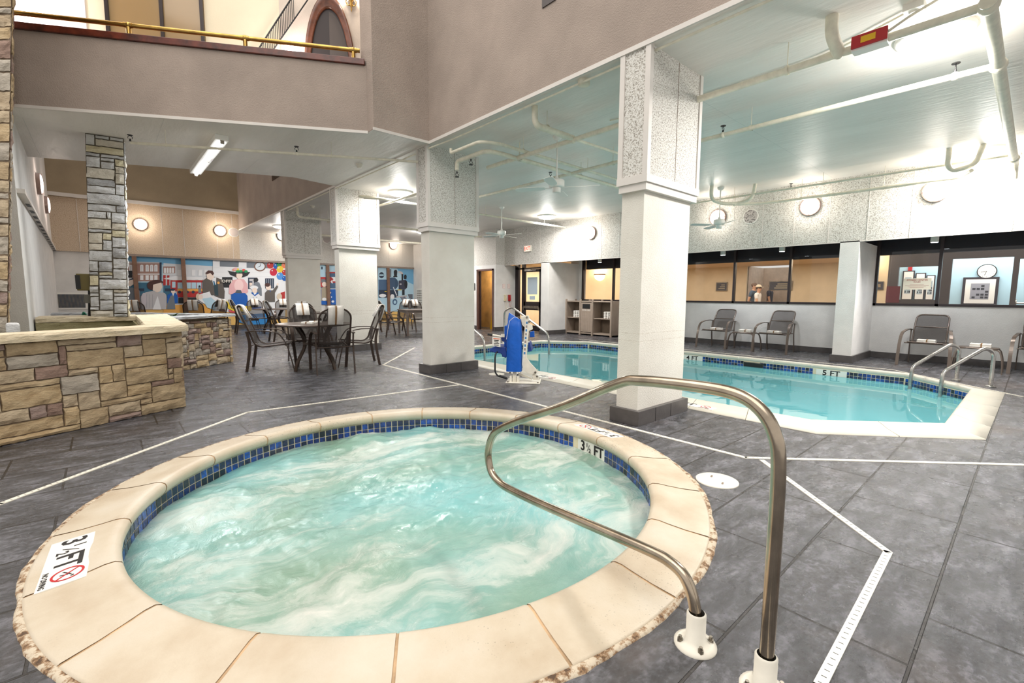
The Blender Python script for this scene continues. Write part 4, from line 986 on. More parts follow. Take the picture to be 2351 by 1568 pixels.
# ================================================================ DINING CHAIRS, TABLES, TOWELS
def make_chair(label, mat, dining=True, grp='brown sling armchairs at the tables'):
    t = thing('dining_chair' if dining else 'lounge_armchair', label, 'chair', (0, 0, 0), grp)
    H = 1.0 if dining else .875; w_ = .265
    for s in (-1, 1):
        MB().bar(smooth_path([(s*w_*1.02, -.335, 0), (s*w_*1.02, -.30, .2), (s*w_, -.27, .42), (s*w_, -.31, .615)], .1, 4), (0, 1, 0), .042, .016).build('leg', mat, t)
        if dining: fp = [(s*w_, -.05, .625), (s*w_*1.04, .12, .60), (s*w_*1.08, .24, .42), (s*w_*1.02, .33, 0)]; ab = [(s*w_, -.335, .615), (s*w_*1.02, -.2, .628), (s*w_, -.05, .625)]
        else: fp = [(s*w_*1.08, .02, .615), (s*w_*1.22, .22, .57), (s*w_*1.26, .30, .36), (s*w_*1.28, .34, 0)]; ab = [(s*w_, -.335, .60), (s*w_*1.05, -.18, .62), (s*w_*1.08, .02, .615)]
        MB().bar(smooth_path(fp, .12, 6), (1, 0, 0), .045, .014).build('leg', mat, t)
        MB().bar(ab, (1, 0, 0), .045, .014).build('armrest', mat, t)
    sx = .225
    def side(s): return [(s*sx, .27, .415), (s*sx, .10, .40), (s*sx, -.14, .375), (s*sx, -.225, .43), (s*sx, -.27, .58), (s*sx, -.37, H-.16)]
    bt = lambda z: -.27-(z-.58)*(.10/(H-.16-.58))
    P = smooth_path(side(-1), .08, 5)
    if dining: arch = [V((-sx*math.cos(a), bt(H-.16+.16*math.sin(a)), H-.16+.16*math.sin(a))) for a in [PI*i/14 for i in range(1, 14)]]
    else: arch = smooth_path([(-sx, bt(H-.16), H-.16), (-sx*.98, bt(H), H), (sx*.98, bt(H), H), (sx, bt(H-.16), H-.16)], .11, 6)[1:-1]
    MB().tube(P+arch+smooth_path(side(1), .08, 5)[::-1], .0135, 10).build('frame', mat, t)
    m = MB(); m.tube([(-sx, .265, .414), (sx, .265, .414)], .011, 8); m.build('front_rail', mat, t)
    MB().tube([(-w_, -.25, .40), (w_, -.25, .40)], .009, 8).build('rear_stretcher', mat, t)
    MB().tube([(-w_*1.05, .22, .395), (w_*1.05, .22, .395)], .009, 8).build('front_stretcher', mat, t)
    if not dining: MB().tube([(-sx, bt(.66), .66), (sx, bt(.66), .66)], .010, 8).build('back_crossbar', mat, t)
    sp = smooth_path(side(0), .08, 5); vs = []
    seatp = [p for p in sp if p.z < .45 and p.y > -.22]; backp = [p for p in sp if p not in seatp]
    m = MB(); k = len(seatp)
    for p in seatp: vs += [p+V((-sx+.004, 0, 0)), p+V((0, 0, -.018)), p+V((sx-.004, 0, 0))]
    m.add(vs, [f for i in range(k-1) for f in ((3*i, 3*i+3, 3*i+4, 3*i+1), (3*i+1, 3*i+4, 3*i+5, 3*i+2))], 0, True); m.build('sling_seat', 'sling', t)
    m = MB(); rows = [seatp[-1]]+backp; L = [(sx-.004, p) for p in rows]
    for a in ([PI/2*i/6 for i in range(1, 7)]):
        z = H-.16+.16*math.sin(a); L.append(((sx*math.cos(a) if dining else sx*(1-.12*max(0, math.sin(a)-.7)/.3)), V((0, bt(z), z))))
    vs = []; k = len(L)
    for hw, p in L: vs += [p+V((-hw, 0, 0)), p+V((0, -.02 if hw > .05 else 0, 0)), p+V((hw, 0, 0))]
    m.add(vs, [f for i in range(k-1) for f in ((3*i, 3*i+3, 3*i+4, 3*i+1), (3*i+1, 3*i+4, 3*i+5, 3*i+2))], 0, True); m.build('sling_back', 'sling', t)
    return t
def make_towel(label, wd=.215, la=.27, lb=.20, grp='striped towels draped over chair backs'):
    # hangs over the top of a dining chair back (chair coordinates)
    t = thing('draped_towel', label, 'towel', (0, 0, 0), grp); yc, zt = -.430, 1.014
    path = [(-.058, -la), (-.056, -la*.5), (-.042, -.03), (-.024, -.004), (0, .006), (.018, -.004), (.028, -.03), (.036, -lb*.5), (.045, -lb)]
    def sheet(x0, x1, th):
        out = []
        for sgn in (0, 1):
            for x in (x0, x1):
                for dy, dz in path:
                    w = .004*math.sin(x*60+dz*20); n_ = th*sgn; yy = dy*(1+n_*18)+w+(n_ if dy > 0 else -n_)-.12*max(0, -dz)*(-1)*.0
                    out.append(V((x, yc+yy+(-dz)*.385, zt+dz+n_)))
        return out
    K = len(path)
    for nm, segs, mt in (('cloth', ((-wd/2, -.014), (.014, wd/2)), 'towel'), ('stripe', ((-.0140, .0140),), 'stripe')):
        m = MB()
        for x0, x1 in segs:
            vs = sheet(x0, x1, .010); fs = []
            for i in range(K-1):
                fs += [(i, i+1, K+i+1, K+i), (2*K+i, 3*K+i, 3*K+i+1, 2*K+i+1), (i, 2*K+i, 2*K+i+1, i+1), (K+i, K+i+1, 3*K+i+1, 3*K+i)]
            fs += [(0, K, 3*K, 2*K), (K-1, 3*K-1, 4*K-1, 2*K-1)]
            m.add(vs, fs, 0, True)
        m.build(nm, mt, t)
    return t
def make_folded(label, grp, L=.20, W=.11, h=.034):
    t = thing('folded_towel', label, 'towel', (0, 0, 0), grp)
    m = MB()
    for k in range(2): m.cbox((0, .002*k, h*(.25+.5*k)), (L-.006*k, W-.004*k, h*.47))
    m.build('cloth', 'towel', t, bevel=.006); MB().cbox((-.01, 0, h*.5+.001), (.022, W+.003, h+.003)).build('band', 'stripe', t, bevel=.004)
    return t
chair0 = make_chair('x', 'chair'); towel0 = make_towel('x'); used = [False]
def seat(x, y, fx, fy, lab, tl, towel=True):
    rz = math.atan2(fy, fx)-PI/2
    if not used[0]:
        used[0] = True; chair0.location = (x, y, 0); chair0.rotation_euler = (0, 0, rz); chair0['label'] = lab; towel0.location = (x, y, 0); towel0.rotation_euler = (0, 0, rz); towel0['label'] = tl
    else:
        dup(chair0, (x, y, 0), rz, lab)
        if towel: dup(towel0, (x, y, 0), rz, tl)
seat(2.62, 7.20, .18, .98, 'brown sling chair seen from behind, front chair of the nearest round table', 'cream towel with brown stripe on the front chair of the nearest table')
seat(2.0, 8.08, .93, -.37, 'brown sling chair in profile left of the nearest round table', 'striped towel on the profile chair left of the nearest table')
seat(3.22, 7.68, -.96, .27, 'brown sling chair in profile right of the nearest round table', 'striped towel on the chair right of the nearest table')
seat(2.66, 8.42, -.1, -1, 'brown sling chair facing us across the nearest round table', 'striped towel on the chair facing us behind the nearest table')
seat(3.42, 12.55, 1, -.05, 'brown sling chair in profile left of the second round table', 'striped towel on the chair left of the second table')
seat(3.66, 11.6, .5, .86, 'brown sling chair in front of the second round table, just above the nearest table', 'striped towel peeping above the nearest table chair')
seat(4.78, 12.35, -1, -.15, 'brown sling chair right of the second table, beside the bright column', 'striped towel on the chair beside the bright column')
seat(3.25, 15.76, 1, -.1, 'brown sling chair in profile before the blue trunk of the mural', 'striped towel on the far profile chair before the blue trunk')
seat(3.75, 16.75, 0, -1, 'brown sling chair behind the third table, under the sailor child of the mural', 'striped towel on the chair under the sailor child')
seat(4.45, 16.4, -.2, -1, 'brown sling chair behind the third table, nearest the farthest column', 'striped towel on the chair nearest the farthest column')
seat(.66, 15.3, .3, 1, 'brown sling chair beyond the planter, just right of the stone column', 'striped towel seen just right of the stone column')
seat(1.88, 15.1, .3, 1, 'brown sling chair beyond the planter, the left of two together', 'striped towel beyond the planter, left one of two together')
seat(2.35, 15.9, -.5, 1, 'brown sling chair beyond the planter, the right of two together', 'striped towel beyond the planter, right one of two together')
seat(6.22, 12.35, 1, .1, 'brown sling chair in profile left of the square table', 'striped towel on the profile chair left of the square table')
seat(6.75, 14.1, .3, -1, 'brown sling chair behind the square table beside the bright column', 'striped towel left under the painted locomotive')
seat(7.55, 14.3, -1, -.6, 'brown sling chair turned sideways behind the square table', 'striped towel under the locomotive cowcatcher')
seat(7.75, 13.35, -.1, -1, 'brown sling chair behind the square table, nearest the second column', 'striped towel nearest the left edge of the second column')
def round_table(x, y, r, label, rot=0.6):
    t = thing('round_table', label, 'table', (x, y, 0), 'brown round metal tables')
    MB().lathe((x, y, 0), [(.001, .70), (r-.03, .70), (r-.004, .706), (r, .716), (r-.004, .727), (r-.02, .73), (r-.05, .726), (.001, .726)], 56).build('tabletop', 'tabletop', t)
    for k in range(4):
        a = rot+k*PI/2; d = V((math.cos(a), math.sin(a), 0)); o = V((x, y, 0)); q = V((-d.y, d.x, 0))
        MB().bar(smooth_path([o+d*.40, o+d*.37+V((0, 0, .12)), o+d*.20+V((0, 0, .36)), o+d*.22+V((0, 0, .52)), o+d*.36+V((0, 0, .70))], .14, 6), q, .05, .022).build('leg', 'chair', t)
    MB().box((x-.17, y-.17, .40), (x+.17, y+.17, .44), 0, rot+PI/4).build('lower_shelf', 'chair', t)
    return t
round_table(2.52, 7.66, .56, 'round brown metal table in front, with folded towels on it', .45)
round_table(4.12, 12.2, .52, 'second round brown table, between the two far columns'); round_table(3.95, 15.7, .55, 'third round brown table, before the mural balloons')
t = thing('square_table', 'square brown table right of the bright column, partly behind the second column', 'table', (7.2, 12.35, 0))
ang = math.radians(-15); R_ = Matrix.Rotation(ang, 3, 'Z')
MB().box((6.62, 11.77, .72), (7.78, 12.93, .75), 0, ang, (7.2, 12.35, 0)).build('tabletop', 'tabletop', t)
MB().box((6.66, 11.81, .66), (7.74, 12.89, .72), 0, ang, (7.2, 12.35, 0)).build('apron', 'tabletop', t)
for a, b in ((-1, -1), (1, -1), (1, 1), (-1, 1)):
    p = V((7.2, 12.35, 0))+R_@V((a*.53, b*.53, 0)); MB().cbox((p.x, p.y, .36), (.055, .055, .72), 0, ang).build('leg', 'tabletop', t)
f0 = make_folded('folded white towel on the nearest round table, the left of two', 'folded towels on the tables'); f0.location = (2.42, 7.62, .726); f0.rotation_euler = (0, 0, -.9)
dup(f0, (2.58, 7.78, .726), -.4, 'folded white towel on the nearest round table, the right of two')
dup(f0, (7.5, 12.25, .75), -.4, 'folded white towel on the square table')
dup(f0, (4.25, 12.1, .726), -.4, 'folded white towel on the second round table')
# poolside armchairs along the right wall
l0 = make_chair('taupe armchair against the right wall, farthest from the camera', 'lounge', False, 'poolside armchairs'); l0.location = (10.83, 4.93, 0); l0.rotation_euler = (0, 0, PI/2)
dup(l0, (10.86, 3.68, 0), PI/2, 'taupe armchair against the right wall, just left of the white pillar')
dup(l0, (10.84, 1.22, 0), PI/2, 'taupe armchair against the right wall, just right of the white pillar')
dup(l0, (10.98, -.13, 0), PI/2, 'taupe armchair cut off by the right edge of the photo')
def side_table(x, y, label):
    t = thing('side_table', label, 'side table', (x, y, 0), 'poolside side tables')
    m = MB(); m.lathe((0, 0, 0), [(.001, .375), (.21, .375), (.225, .385), (.22, .395), (.001, .398)], 32)
    for v_ in m.v:
        v_.x = math.copysign(abs(v_.x/.225)**.6, v_.x)*.20 if abs(v_.x) > 1e-4 else 0; v_.y = math.copysign(abs(v_.y/.225)**.6, v_.y)*.24 if abs(v_.y) > 1e-4 else 0; v_ += V((x, y, 0))
    m.build('tabletop', 'lounge', t)
    for a in (-1, 1):
        for b in (-1, 1):
            MB().bar(smooth_path([(x+a*.15, y+b*.14, .38), (x+a*.17, y+b*.24, .37), (x+a*.19, y+b*.28, .22), (x+a*.20, y+b*.29, 0)], .1, 5), (1, 0, 0), .042, .016).build('leg', 'lounge', t)
    return t
side_table(10.75, 4.28, 'small taupe side table between the two armchairs left of the white pillar'); side_table(10.62, .56, 'small taupe side table behind the pool ladder handrails')
w0 = make_folded('folded white towel on the armchair farthest from the camera', 'folded towels along the right wall', .25, .15, .06); w0.location = (10.78, 4.93, .398); w0.rotation_euler = (0, 0, PI/2)
dup(w0, (10.78, 3.68, .40), PI/2, 'folded white towel on the armchair just left of the white pillar'); dup(w0, (10.78, 1.22, .40), PI/2, 'folded white towel on the armchair just right of the white pillar')
dup(w0, (10.72, 4.25, .398), PI/2+.1, 'folded white towel on the side table left of the white pillar'); dup(w0, (10.6, .54, .398), PI/2, 'folded white towel on the side table behind the ladder handrails')

# ================================================================ MURAL
PAL = {}
def pal(c):
    k = 'mural_%02x%02x%02x' % c
    if k not in PAL: PAL[k] = (len(PAL), plain('mural_paint_%02x%02x%02x' % c, c, .6))
    return PAL[k][0]
SKY, SKY2, WHT, OFFW, BRK, RED, NAVY, SUIT, HAIR, SKIN, PINK, BLUE, YEL, GRN, ORG, GRY, LGRY, TEAL, SAND, BLK, MET = ((116, 178, 218), (186, 220, 238), (240, 242, 246), (222, 226, 232), (170, 134, 124), (186, 50, 50), (44, 58, 80), (98, 92, 88), (78, 48, 46), (244, 226, 214), (236, 184, 188), (20, 96, 186), (240, 208, 64), (40, 150, 90), (238, 176, 88), (120, 128, 138), (196, 194, 198), (60, 112, 140), (240, 196, 116), (38, 40, 46), (74, 104, 138))
mu = MB(); layer = [0]
class Crop:
    def __init__(s, x0, y0, k, mir=False): s.x0, s.y0, s.k = x0, y0, k
    def p(s, x, y, dy): v = onY(s.x0+x/s.k, s.y0+y/s.k, YM-.006); return V((v.x, YM-.006-dy, v.z))
    def poly(s, c, *pts):
        layer[0] += 1; dy = .00022*layer[0]; P = [s.p(x, y, dy) for x, y in pts]
        nrm = sum(((P[i].x*P[(i+1) % len(P)].z-P[(i+1) % len(P)].x*P[i].z) for i in range(len(P))))
        if nrm < 0: P = P[::-1]
        tr = tessellate_polygon([[V((q.x, q.z, 0)) for q in P]])
        mu.add(P, [tuple(t) for t in tr], pal(c))
    def rect(s, c, x0, y0, x1, y1): s.poly(c, (x0, y0), (x1, y0), (x1, y1), (x0, y1))
    def ell(s, c, x, y, rx, ry, n=18, rot=0):
        s.poly(c, *[(x+rx*math.cos(t)*math.cos(rot)-ry*math.sin(t)*math.sin(rot), y+rx*math.cos(t)*math.sin(rot)+ry*math.sin(t)*math.cos(rot)) for t in [2*PI*i/n for i in range(n)]])
A = Crop(280, 560, 5.8775)
A.poly(SKY, (40, 118), (2200, 250), (2200, 700), (40, 700)); A.poly(SKY2, (40, 240), (1230, 330), (1230, 700), (40, 700))
A.poly(SAND, (40, 880), (2300, 880), (2300, 1118), (40, 1140))
A.poly(OFFW, (560, 260), (1230, 300), (1230, 900), (560, 900)); A.poly(LGRY, (60, 235), (505, 245), (505, 280), (60, 270))
A.rect(BRK, 60, 262, 510, 405); A.rect(WHT, 60, 400, 512, 414); A.rect(BRK, 60, 414, 510, 505)
for x in (95, 245, 318, 378, 436):
    A.rect(WHT, x, 292, x+44, 372); A.ell(WHT, x+22, 292, 22, 12, 10); A.rect(WHT, x, 422, x+44, 488); A.rect(GRY, x+20, 296, x+24, 370)
A.rect(NAVY, 508, 250, 535, 560); A.rect(BRK, 556, 305, 718, 395)
for x in (566, 602, 638, 674): A.rect(WHT, x, 330, x+28, 392); A.ell(WHT, x+14, 332, 14, 12, 10)
A.rect(RED, 556, 420, 590, 560); A.rect(RED, 610, 425, 640, 560); A.rect(OFFW, 556, 400, 760, 420)
for x in (750, 940, 1030, 1110): A.rect(WHT, x, 350, x+50, 430); A.rect(WHT, x, 450, x+50, 520)
A.rect(TEAL, 70, 520, 420, 700); A.rect(NAVY, 225, 600, 300, 640); A.rect(TEAL, 560, 560, 660, 730); A.rect(NAVY, 580, 600, 650, 640)
# tram
A.poly(WHT, (560, 470), (720, 435), (1090, 450), (1110, 480), (700, 492)); A.rect(RED, 655, 492, 740, 640); A.rect(SKY2, 675, 510, 722, 590)
A.poly(RED, (735, 490), (1100, 490), (1100, 520), (735, 520)); A.rect(SKY2, 745, 520, 1095, 600)
for x in (745, 860, 930, 1000, 1070): A.rect(RED, x, 500, x+7, 650)
A.rect(ORG, 750, 605, 1095, 645); A.rect(RED, 745, 640, 1140, 720); A.rect(BLK, 760, 725, 1000, 800)
for x in (775, 880, 960): A.ell(NAVY, x, 650, 22, 20)
A.poly(GRY, (1030, 570), (1060, 565), (1072, 665), (1030, 665)); A.ell(BLK, 1045, 572, 12, 13)
A.poly(ORG, (560, 830), (1500, 790), (1500, 930), (560, 930))
# house wall at the right half
A.poly(WHT, (1225, 205), (2200, 248), (2200, 1000), (1225, 900))
for y in (320, 380, 440): A.rect(OFFW, 1235, y, 2195, y+4)
A.poly(GRY, (1318, 232), (1576, 240), (1572, 315), (1320, 305)); A.poly(GRY, (1680, 248), (1990, 262), (1985, 330), (1680, 322))
A.rect(BLK, 1350, 447, 1490, 590); A.rect(NAVY, 1700, 455, 1826, 610); A.rect(NAVY, 1930, 465, 2050, 600); A.rect(LGRY, 1716, 470, 1780, 600)
for x in (1950, 1975, 2000, 2025): A.rect(OFFW, x, 470, x+4, 600)
A.ell((124, 88, 72), 1860, 305, 80, 66, 28); A.ell((226, 236, 244), 1860, 303, 64, 52, 28); A.poly(BLK, (1857, 303), (1866, 303), (1872, 262), (1868, 262)); A.poly(BLK, (1860, 300), (1862, 308), (1820, 318))
# balloons
for c, x, y, r in ((RED, 2000, 288, 46), (BLUE, 2082, 300, 42), (GRN, 2130, 275, 45), ((238, 130, 96), 2190, 290, 40), ((200, 34, 64), 2042, 380, 50), (YEL, 2130, 342, 45), (RED, 2192, 385, 36), ((84, 150, 224), 2132, 436, 48), (BLUE, 2190, 466, 32)):
    A.ell(c, x, y, r, r*1.02, 20); A.ell(WHT, x-r*.35, y-r*.4, r*.16, r*.2, 8)
def person_bust(cx, top, s, coat, hair=HAIR, skin=SKIN, face=1):
    A.poly(coat, (cx-95*s, top+270*s), (cx-85*s, top+150*s), (cx-35*s, top+112*s), (cx+35*s, top+112*s), (cx+85*s, top+150*s), (cx+95*s, top+270*s)); A.rect(skin, cx-16*s, top+85*s, cx+16*s, top+120*s)
    A.ell(hair, cx, top+42*s, 44*s, 44*s); A.ell(skin, cx+8*s*face, top+58*s, 34*s, 42*s)
# top hat man at the left
A.rect(BLK, 78, 362, 136, 455); A.poly(NAVY, (60, 495), (160, 455), (160, 480), (60, 510)); A.poly(SKIN, (72, 500), (150, 480), (155, 545), (110, 575), (72, 560)); A.poly(GRY, (60, 760), (60, 590), (150, 590), (240, 630), (255, 760)); A.rect(BLK, 180, 605, 184, 760)
# lady seen from behind
A.ell(HAIR, 400, 560, 62, 60); A.ell(HAIR, 470, 515, 85, 30); A.poly(SKIN, (420, 550), (530, 520), (545, 580), (520, 640), (470, 655), (415, 625))
A.poly(LGRY, (262, 885), (262, 720), (320, 650), (420, 635), (480, 655), (560, 655), (598, 720), (598, 880)); A.poly(WHT, (415, 885), (480, 700), (530, 885)); A.ell(LGRY, 555, 720, 48, 62); A.ell((206, 200, 208), 300, 740, 44, 80)
for x in (330, 370, 410): A.rect(GRY, x, 680, x+3, 860)
# little boy in blue
A.poly(BLUE, (608, 800), (612, 690), (660, 660), (720, 660), (752, 700), (752, 800)); A.ell(SKIN, 690, 640, 28, 32); A.ell(NAVY, 684, 618, 32, 15); A.poly(GRY, (655, 700), (700, 690), (720, 880), (600, 880), (620, 780)); A.poly(WHT, (675, 668), (705, 668), (690, 705))
# man in suit
A.poly(SUIT, (1088, 660), (1085, 500), (1150, 450), (1250, 445), (1345, 480), (1385, 640), (1380, 740), (1310, 740), (1240, 690), (1120, 700)); A.poly(WHT, (1205, 455), (1270, 450), (1265, 570), (1235, 560)); A.poly((40, 110, 150), (1228, 500), (1245, 500), (1262, 560), (1240, 570)); A.poly((46, 70, 80), (1235, 560), (1290, 540), (1300, 700), (1250, 690))
A.poly(SKIN, (1135, 400), (1230, 390), (1240, 450), (1200, 495), (1150, 470)); A.poly(HAIR, (1125, 395), (1160, 358), (1220, 362), (1242, 400), (1222, 425), (1190, 392), (1140, 412)); A.ell(ORG, 1300, 525, 17, 17)
# baby in white
A.poly(WHT, (1000, 690), (1120, 660), (1180, 640), (1200, 690), (1400, 760), (1390, 830), (1240, 890), (1040, 760)); A.ell((216, 196, 176), 1024, 710, 28, 42); A.ell(SKIN, 1060, 715, 30, 34); A.poly(SKY2, (1080, 740), (1200, 720), (1290, 800), (1250, 890), (1150, 860)); A.poly(BLK, (1300, 800), (1385, 765), (1370, 830), (1310, 835))
A.poly((104, 76, 66), (1310, 880), (1350, 850), (1390, 890), (1390, 915), (1310, 905))
# lady in pink with big hat
A.poly(PINK, (1440, 670), (1445, 560), (1490, 490), (1560, 475), (1640, 475), (1690, 540), (1700, 650), (1640, 690), (1500, 690)); A.ell((250, 214, 214), 1575, 560, 62, 80); A.ell(HAIR, 1575, 410, 68, 46); A.ell(SKIN, 1582, 425, 42, 52)
A.poly(BLK, (1430, 362), (1520, 380), (1650, 375), (1728, 382), (1690, 430), (1610, 455), (1640, 400), (1540, 400), (1520, 440), (1460, 415))
for c, x, y in (((232, 160, 140), 1510, 350), (YEL, 1555, 345), (OFFW, 1600, 340), ((220, 90, 80), 1640, 355), (GRN, 1560, 372), (GRN, 1600, 370), (GRN, 1670, 372), (PINK, 1530, 335)): A.ell(c, x, y, 26, 18, 10)
# policeman behind the window
A.poly(GRY, (1765, 700), (1775, 540), (1800, 510), (1850, 520), (1882, 600), (1885, 700)); A.ell(BLK, 1805, 485, 32, 28); A.ell(SKIN, 1735, 540, 18, 24); A.rect(NAVY, 1712, 505, 1756, 522)
# sailor child
A.poly(WHT, (1700, 850), (1690, 700), (1740, 665), (1830, 660), (1880, 720), (1895, 850)); A.ell(WHT, 1780, 590, 55, 28); A.ell(SKIN, 1788, 628, 34, 38); A.poly(BLUE, (1735, 660), (1765, 650), (1785, 690), (1830, 650), (1845, 665), (1790, 705)); A.poly(BLUE, (1745, 850), (1880, 845), (1870, 885), (1760, 885))
for y in (720, 760, 800): A.ell(GRY, 1770, y, 5, 5, 8); A.ell(GRY, 1815, y, 5, 5, 8)
# boy with raised arm
A.poly(SUIT, (1925, 780), (1925, 660), (1960, 625), (2030, 625), (2085, 560), (2105, 575), (2060, 660), (2062, 780)); A.ell(SKIN, 1972, 580, 36, 42); A.ell(HAIR, 1960, 552, 36, 26); A.ell(SKIN, 2096, 545, 12, 16); A.poly(BLUE, (1990, 625), (2002, 625), (2000, 655))
A.poly(RED, (2135, 660), (2195, 640), (2195, 740), (2150, 740)); A.ell((222, 206, 186), 2120, 710, 36, 44)
# trunk and boat
A.poly(BLUE, (1470, 830), (1472, 680), (1520, 660), (1660, 665), (1690, 700), (1698, 835)); A.poly((86, 96, 108), (1520, 665), (1545, 620), (1600, 622), (1620, 668)); A.poly(YEL, (1405, 760), (1470, 830), (1700, 840), (1760, 830), (1740, 900), (1520, 915), (1430, 870)); A.poly((220, 80, 90), (1430, 890), (1560, 915), (1560, 930), (1460, 925))
A.poly((52, 140, 210), (1560, 960), (2000, 930), (2000, 1080), (1700, 1090), (1560, 1050))
# middle strip seen between the columns
B = Crop(720, 560, 11.2)
B.rect(SKY2, 160, 540, 640, 900); B.rect(BLUE, 160, 1150, 640, 1560); B.rect(MET, 160, 720, 640, 1150); B.rect(SKY2, 160, 540, 300, 860); B.rect(NAVY, 185, 585, 225, 655); B.rect(RED, 300, 720, 640, 755); B.rect(WHT, 160, 1148, 640, 1166)
B.rect(RED, 400, 850, 640, 1000); B.poly(WHT, (440, 850), (640, 850), (640, 960), (470, 960), (500, 905)); B.poly(WHT, (420, 970), (460, 930), (485, 1010), (470, 1020))
B.rect(RED, 160, 850, 300, 1110); B.poly(GRY, (185, 900), (260, 900), (340, 960), (350, 1010), (185, 990)); B.ell(SKIN, 265, 1040, 62, 62); B.poly((172, 160, 140), (190, 1460), (190, 1140), (240, 1105), (330, 1110), (365, 1180), (360, 1470)); B.ell(WHT, 265, 1420, 55, 40)
B.ell(SKIN, 420, 1255, 22, 24); B.poly(BLUE, (395, 1460), (395, 1300), (530, 1280), (540, 1460)); B.ell(WHT, 450, 1365, 14, 20); B.ell(WHT, 485, 1480, 36, 30)
# locomotives
D = Crop(860, 580, 8.711)
D.rect(SKY2, 60, 300, 770, 1400); D.poly(SKY, (440, 320), (770, 345), (770, 640), (600, 560)); D.rect(SAND, 60, 1180, 770, 1380)
D.rect(MET, 70, 540, 240, 745); D.rect(NAVY, 70, 745, 460, 900); D.ell((58, 84, 112), 355, 620, 110, 125); D.rect((66, 92, 122), 270, 500, 400, 740); D.ell(NAVY, 128, 452, 52, 60, 24); D.rect(SKY2, 86, 436, 172, 466)
D.rect(GRY, 284, 330, 324, 490); D.poly(BLK, (372, 380), (392, 345), (430, 345), (444, 380), (436, 470), (380, 470)); D.rect(BLK, 364, 468, 444, 490); D.ell(YEL, 283, 612, 12, 26)
D.poly((216, 206, 206), (452, 390), (490, 370), (540, 385), (566, 430), (525, 440), (500, 410)); D.rect(BLK, 528, 430, 562, 560); D.poly(BLK, (575, 480), (590, 440), (620, 440), (632, 480), (626, 530), (580, 530))
D.poly((64, 66, 84), (470, 560), (610, 545), (645, 600), (640, 700), (600, 740), (470, 735)); D.ell(BLK, 615, 630, 32, 75); D.ell(LGRY, 510, 630, 22, 14); D.rect(YEL, 445, 738, 528, 752); D.rect(YEL, 190, 772, 296, 784)
D.poly(WHT, (355, 690), (372, 690), (440, 850), (425, 860)); D.poly(LGRY, (420, 870), (640, 850), (640, 885), (430, 900)); D.rect(BLK, 540, 740, 590, 850); D.poly((70, 84, 112), (500, 890), (600, 880), (700, 1030), (600, 1050)); D.poly((110, 116, 128), (650, 830), (750, 830), (750, 950), (680, 910))
for i in range(7): D.poly(LGRY, (520+i*24, 890), (528+i*24, 888), (606+i*14, 1045), (596+i*14, 1048))
D.ell(MET, 395, 985, 48, 62, 24); D.ell(SKY2, 395, 990, 26, 34, 20); D.ell(WHT, 150, 860, 70, 36); D.ell(WHT, 345, 880, 40, 50); D.rect((150, 110, 104), 700, 970, 756, 1030)
mo = mu.build('mural', [v[1] for v in sorted(PAL.values(), key=lambda q: q[0])]); mo.name = 'wall_mural'
tag(mo, 'wide painted mural of old street life, balloons and steam locomotives on the far wall', 'mural'); mo.name = 'mural'
lt = MB(); pp_ = A.p(1408, 505, .05); letters(lt, 'OFFI', (pp_.x, YM-.095, pp_.z), (1, 0, 0), (0, 0, 1), .125, 0, squash=1.25); o = lt.build('lettering', 'paper'); o.parent = mo
m = MB()
struct(MB().box((.45, YM-.03, 0), (10.25, YM, .12)).build('baseboard_far', 'base_tile'))
k_ = 6
for px in (311, 422, 751, 889):
    v = onY(px, 640, YM); k_ += 1
    struct(MB().box((v.x-.055, YM-.125, 0), (v.x+.055, YM-.05, 2.36)).build('trim_1%d' % k_, mottled('brown_wood_batten', (128, 96, 78), .06, 8, .5, 60, 0)))
struct(MB().box((.2, YM-.128, 2.30), (10.25, YM-.05, 2.36)).build('trim_16', mottled('taupe_track', (146, 132, 122), .05, 8, .5, 60, 0)))

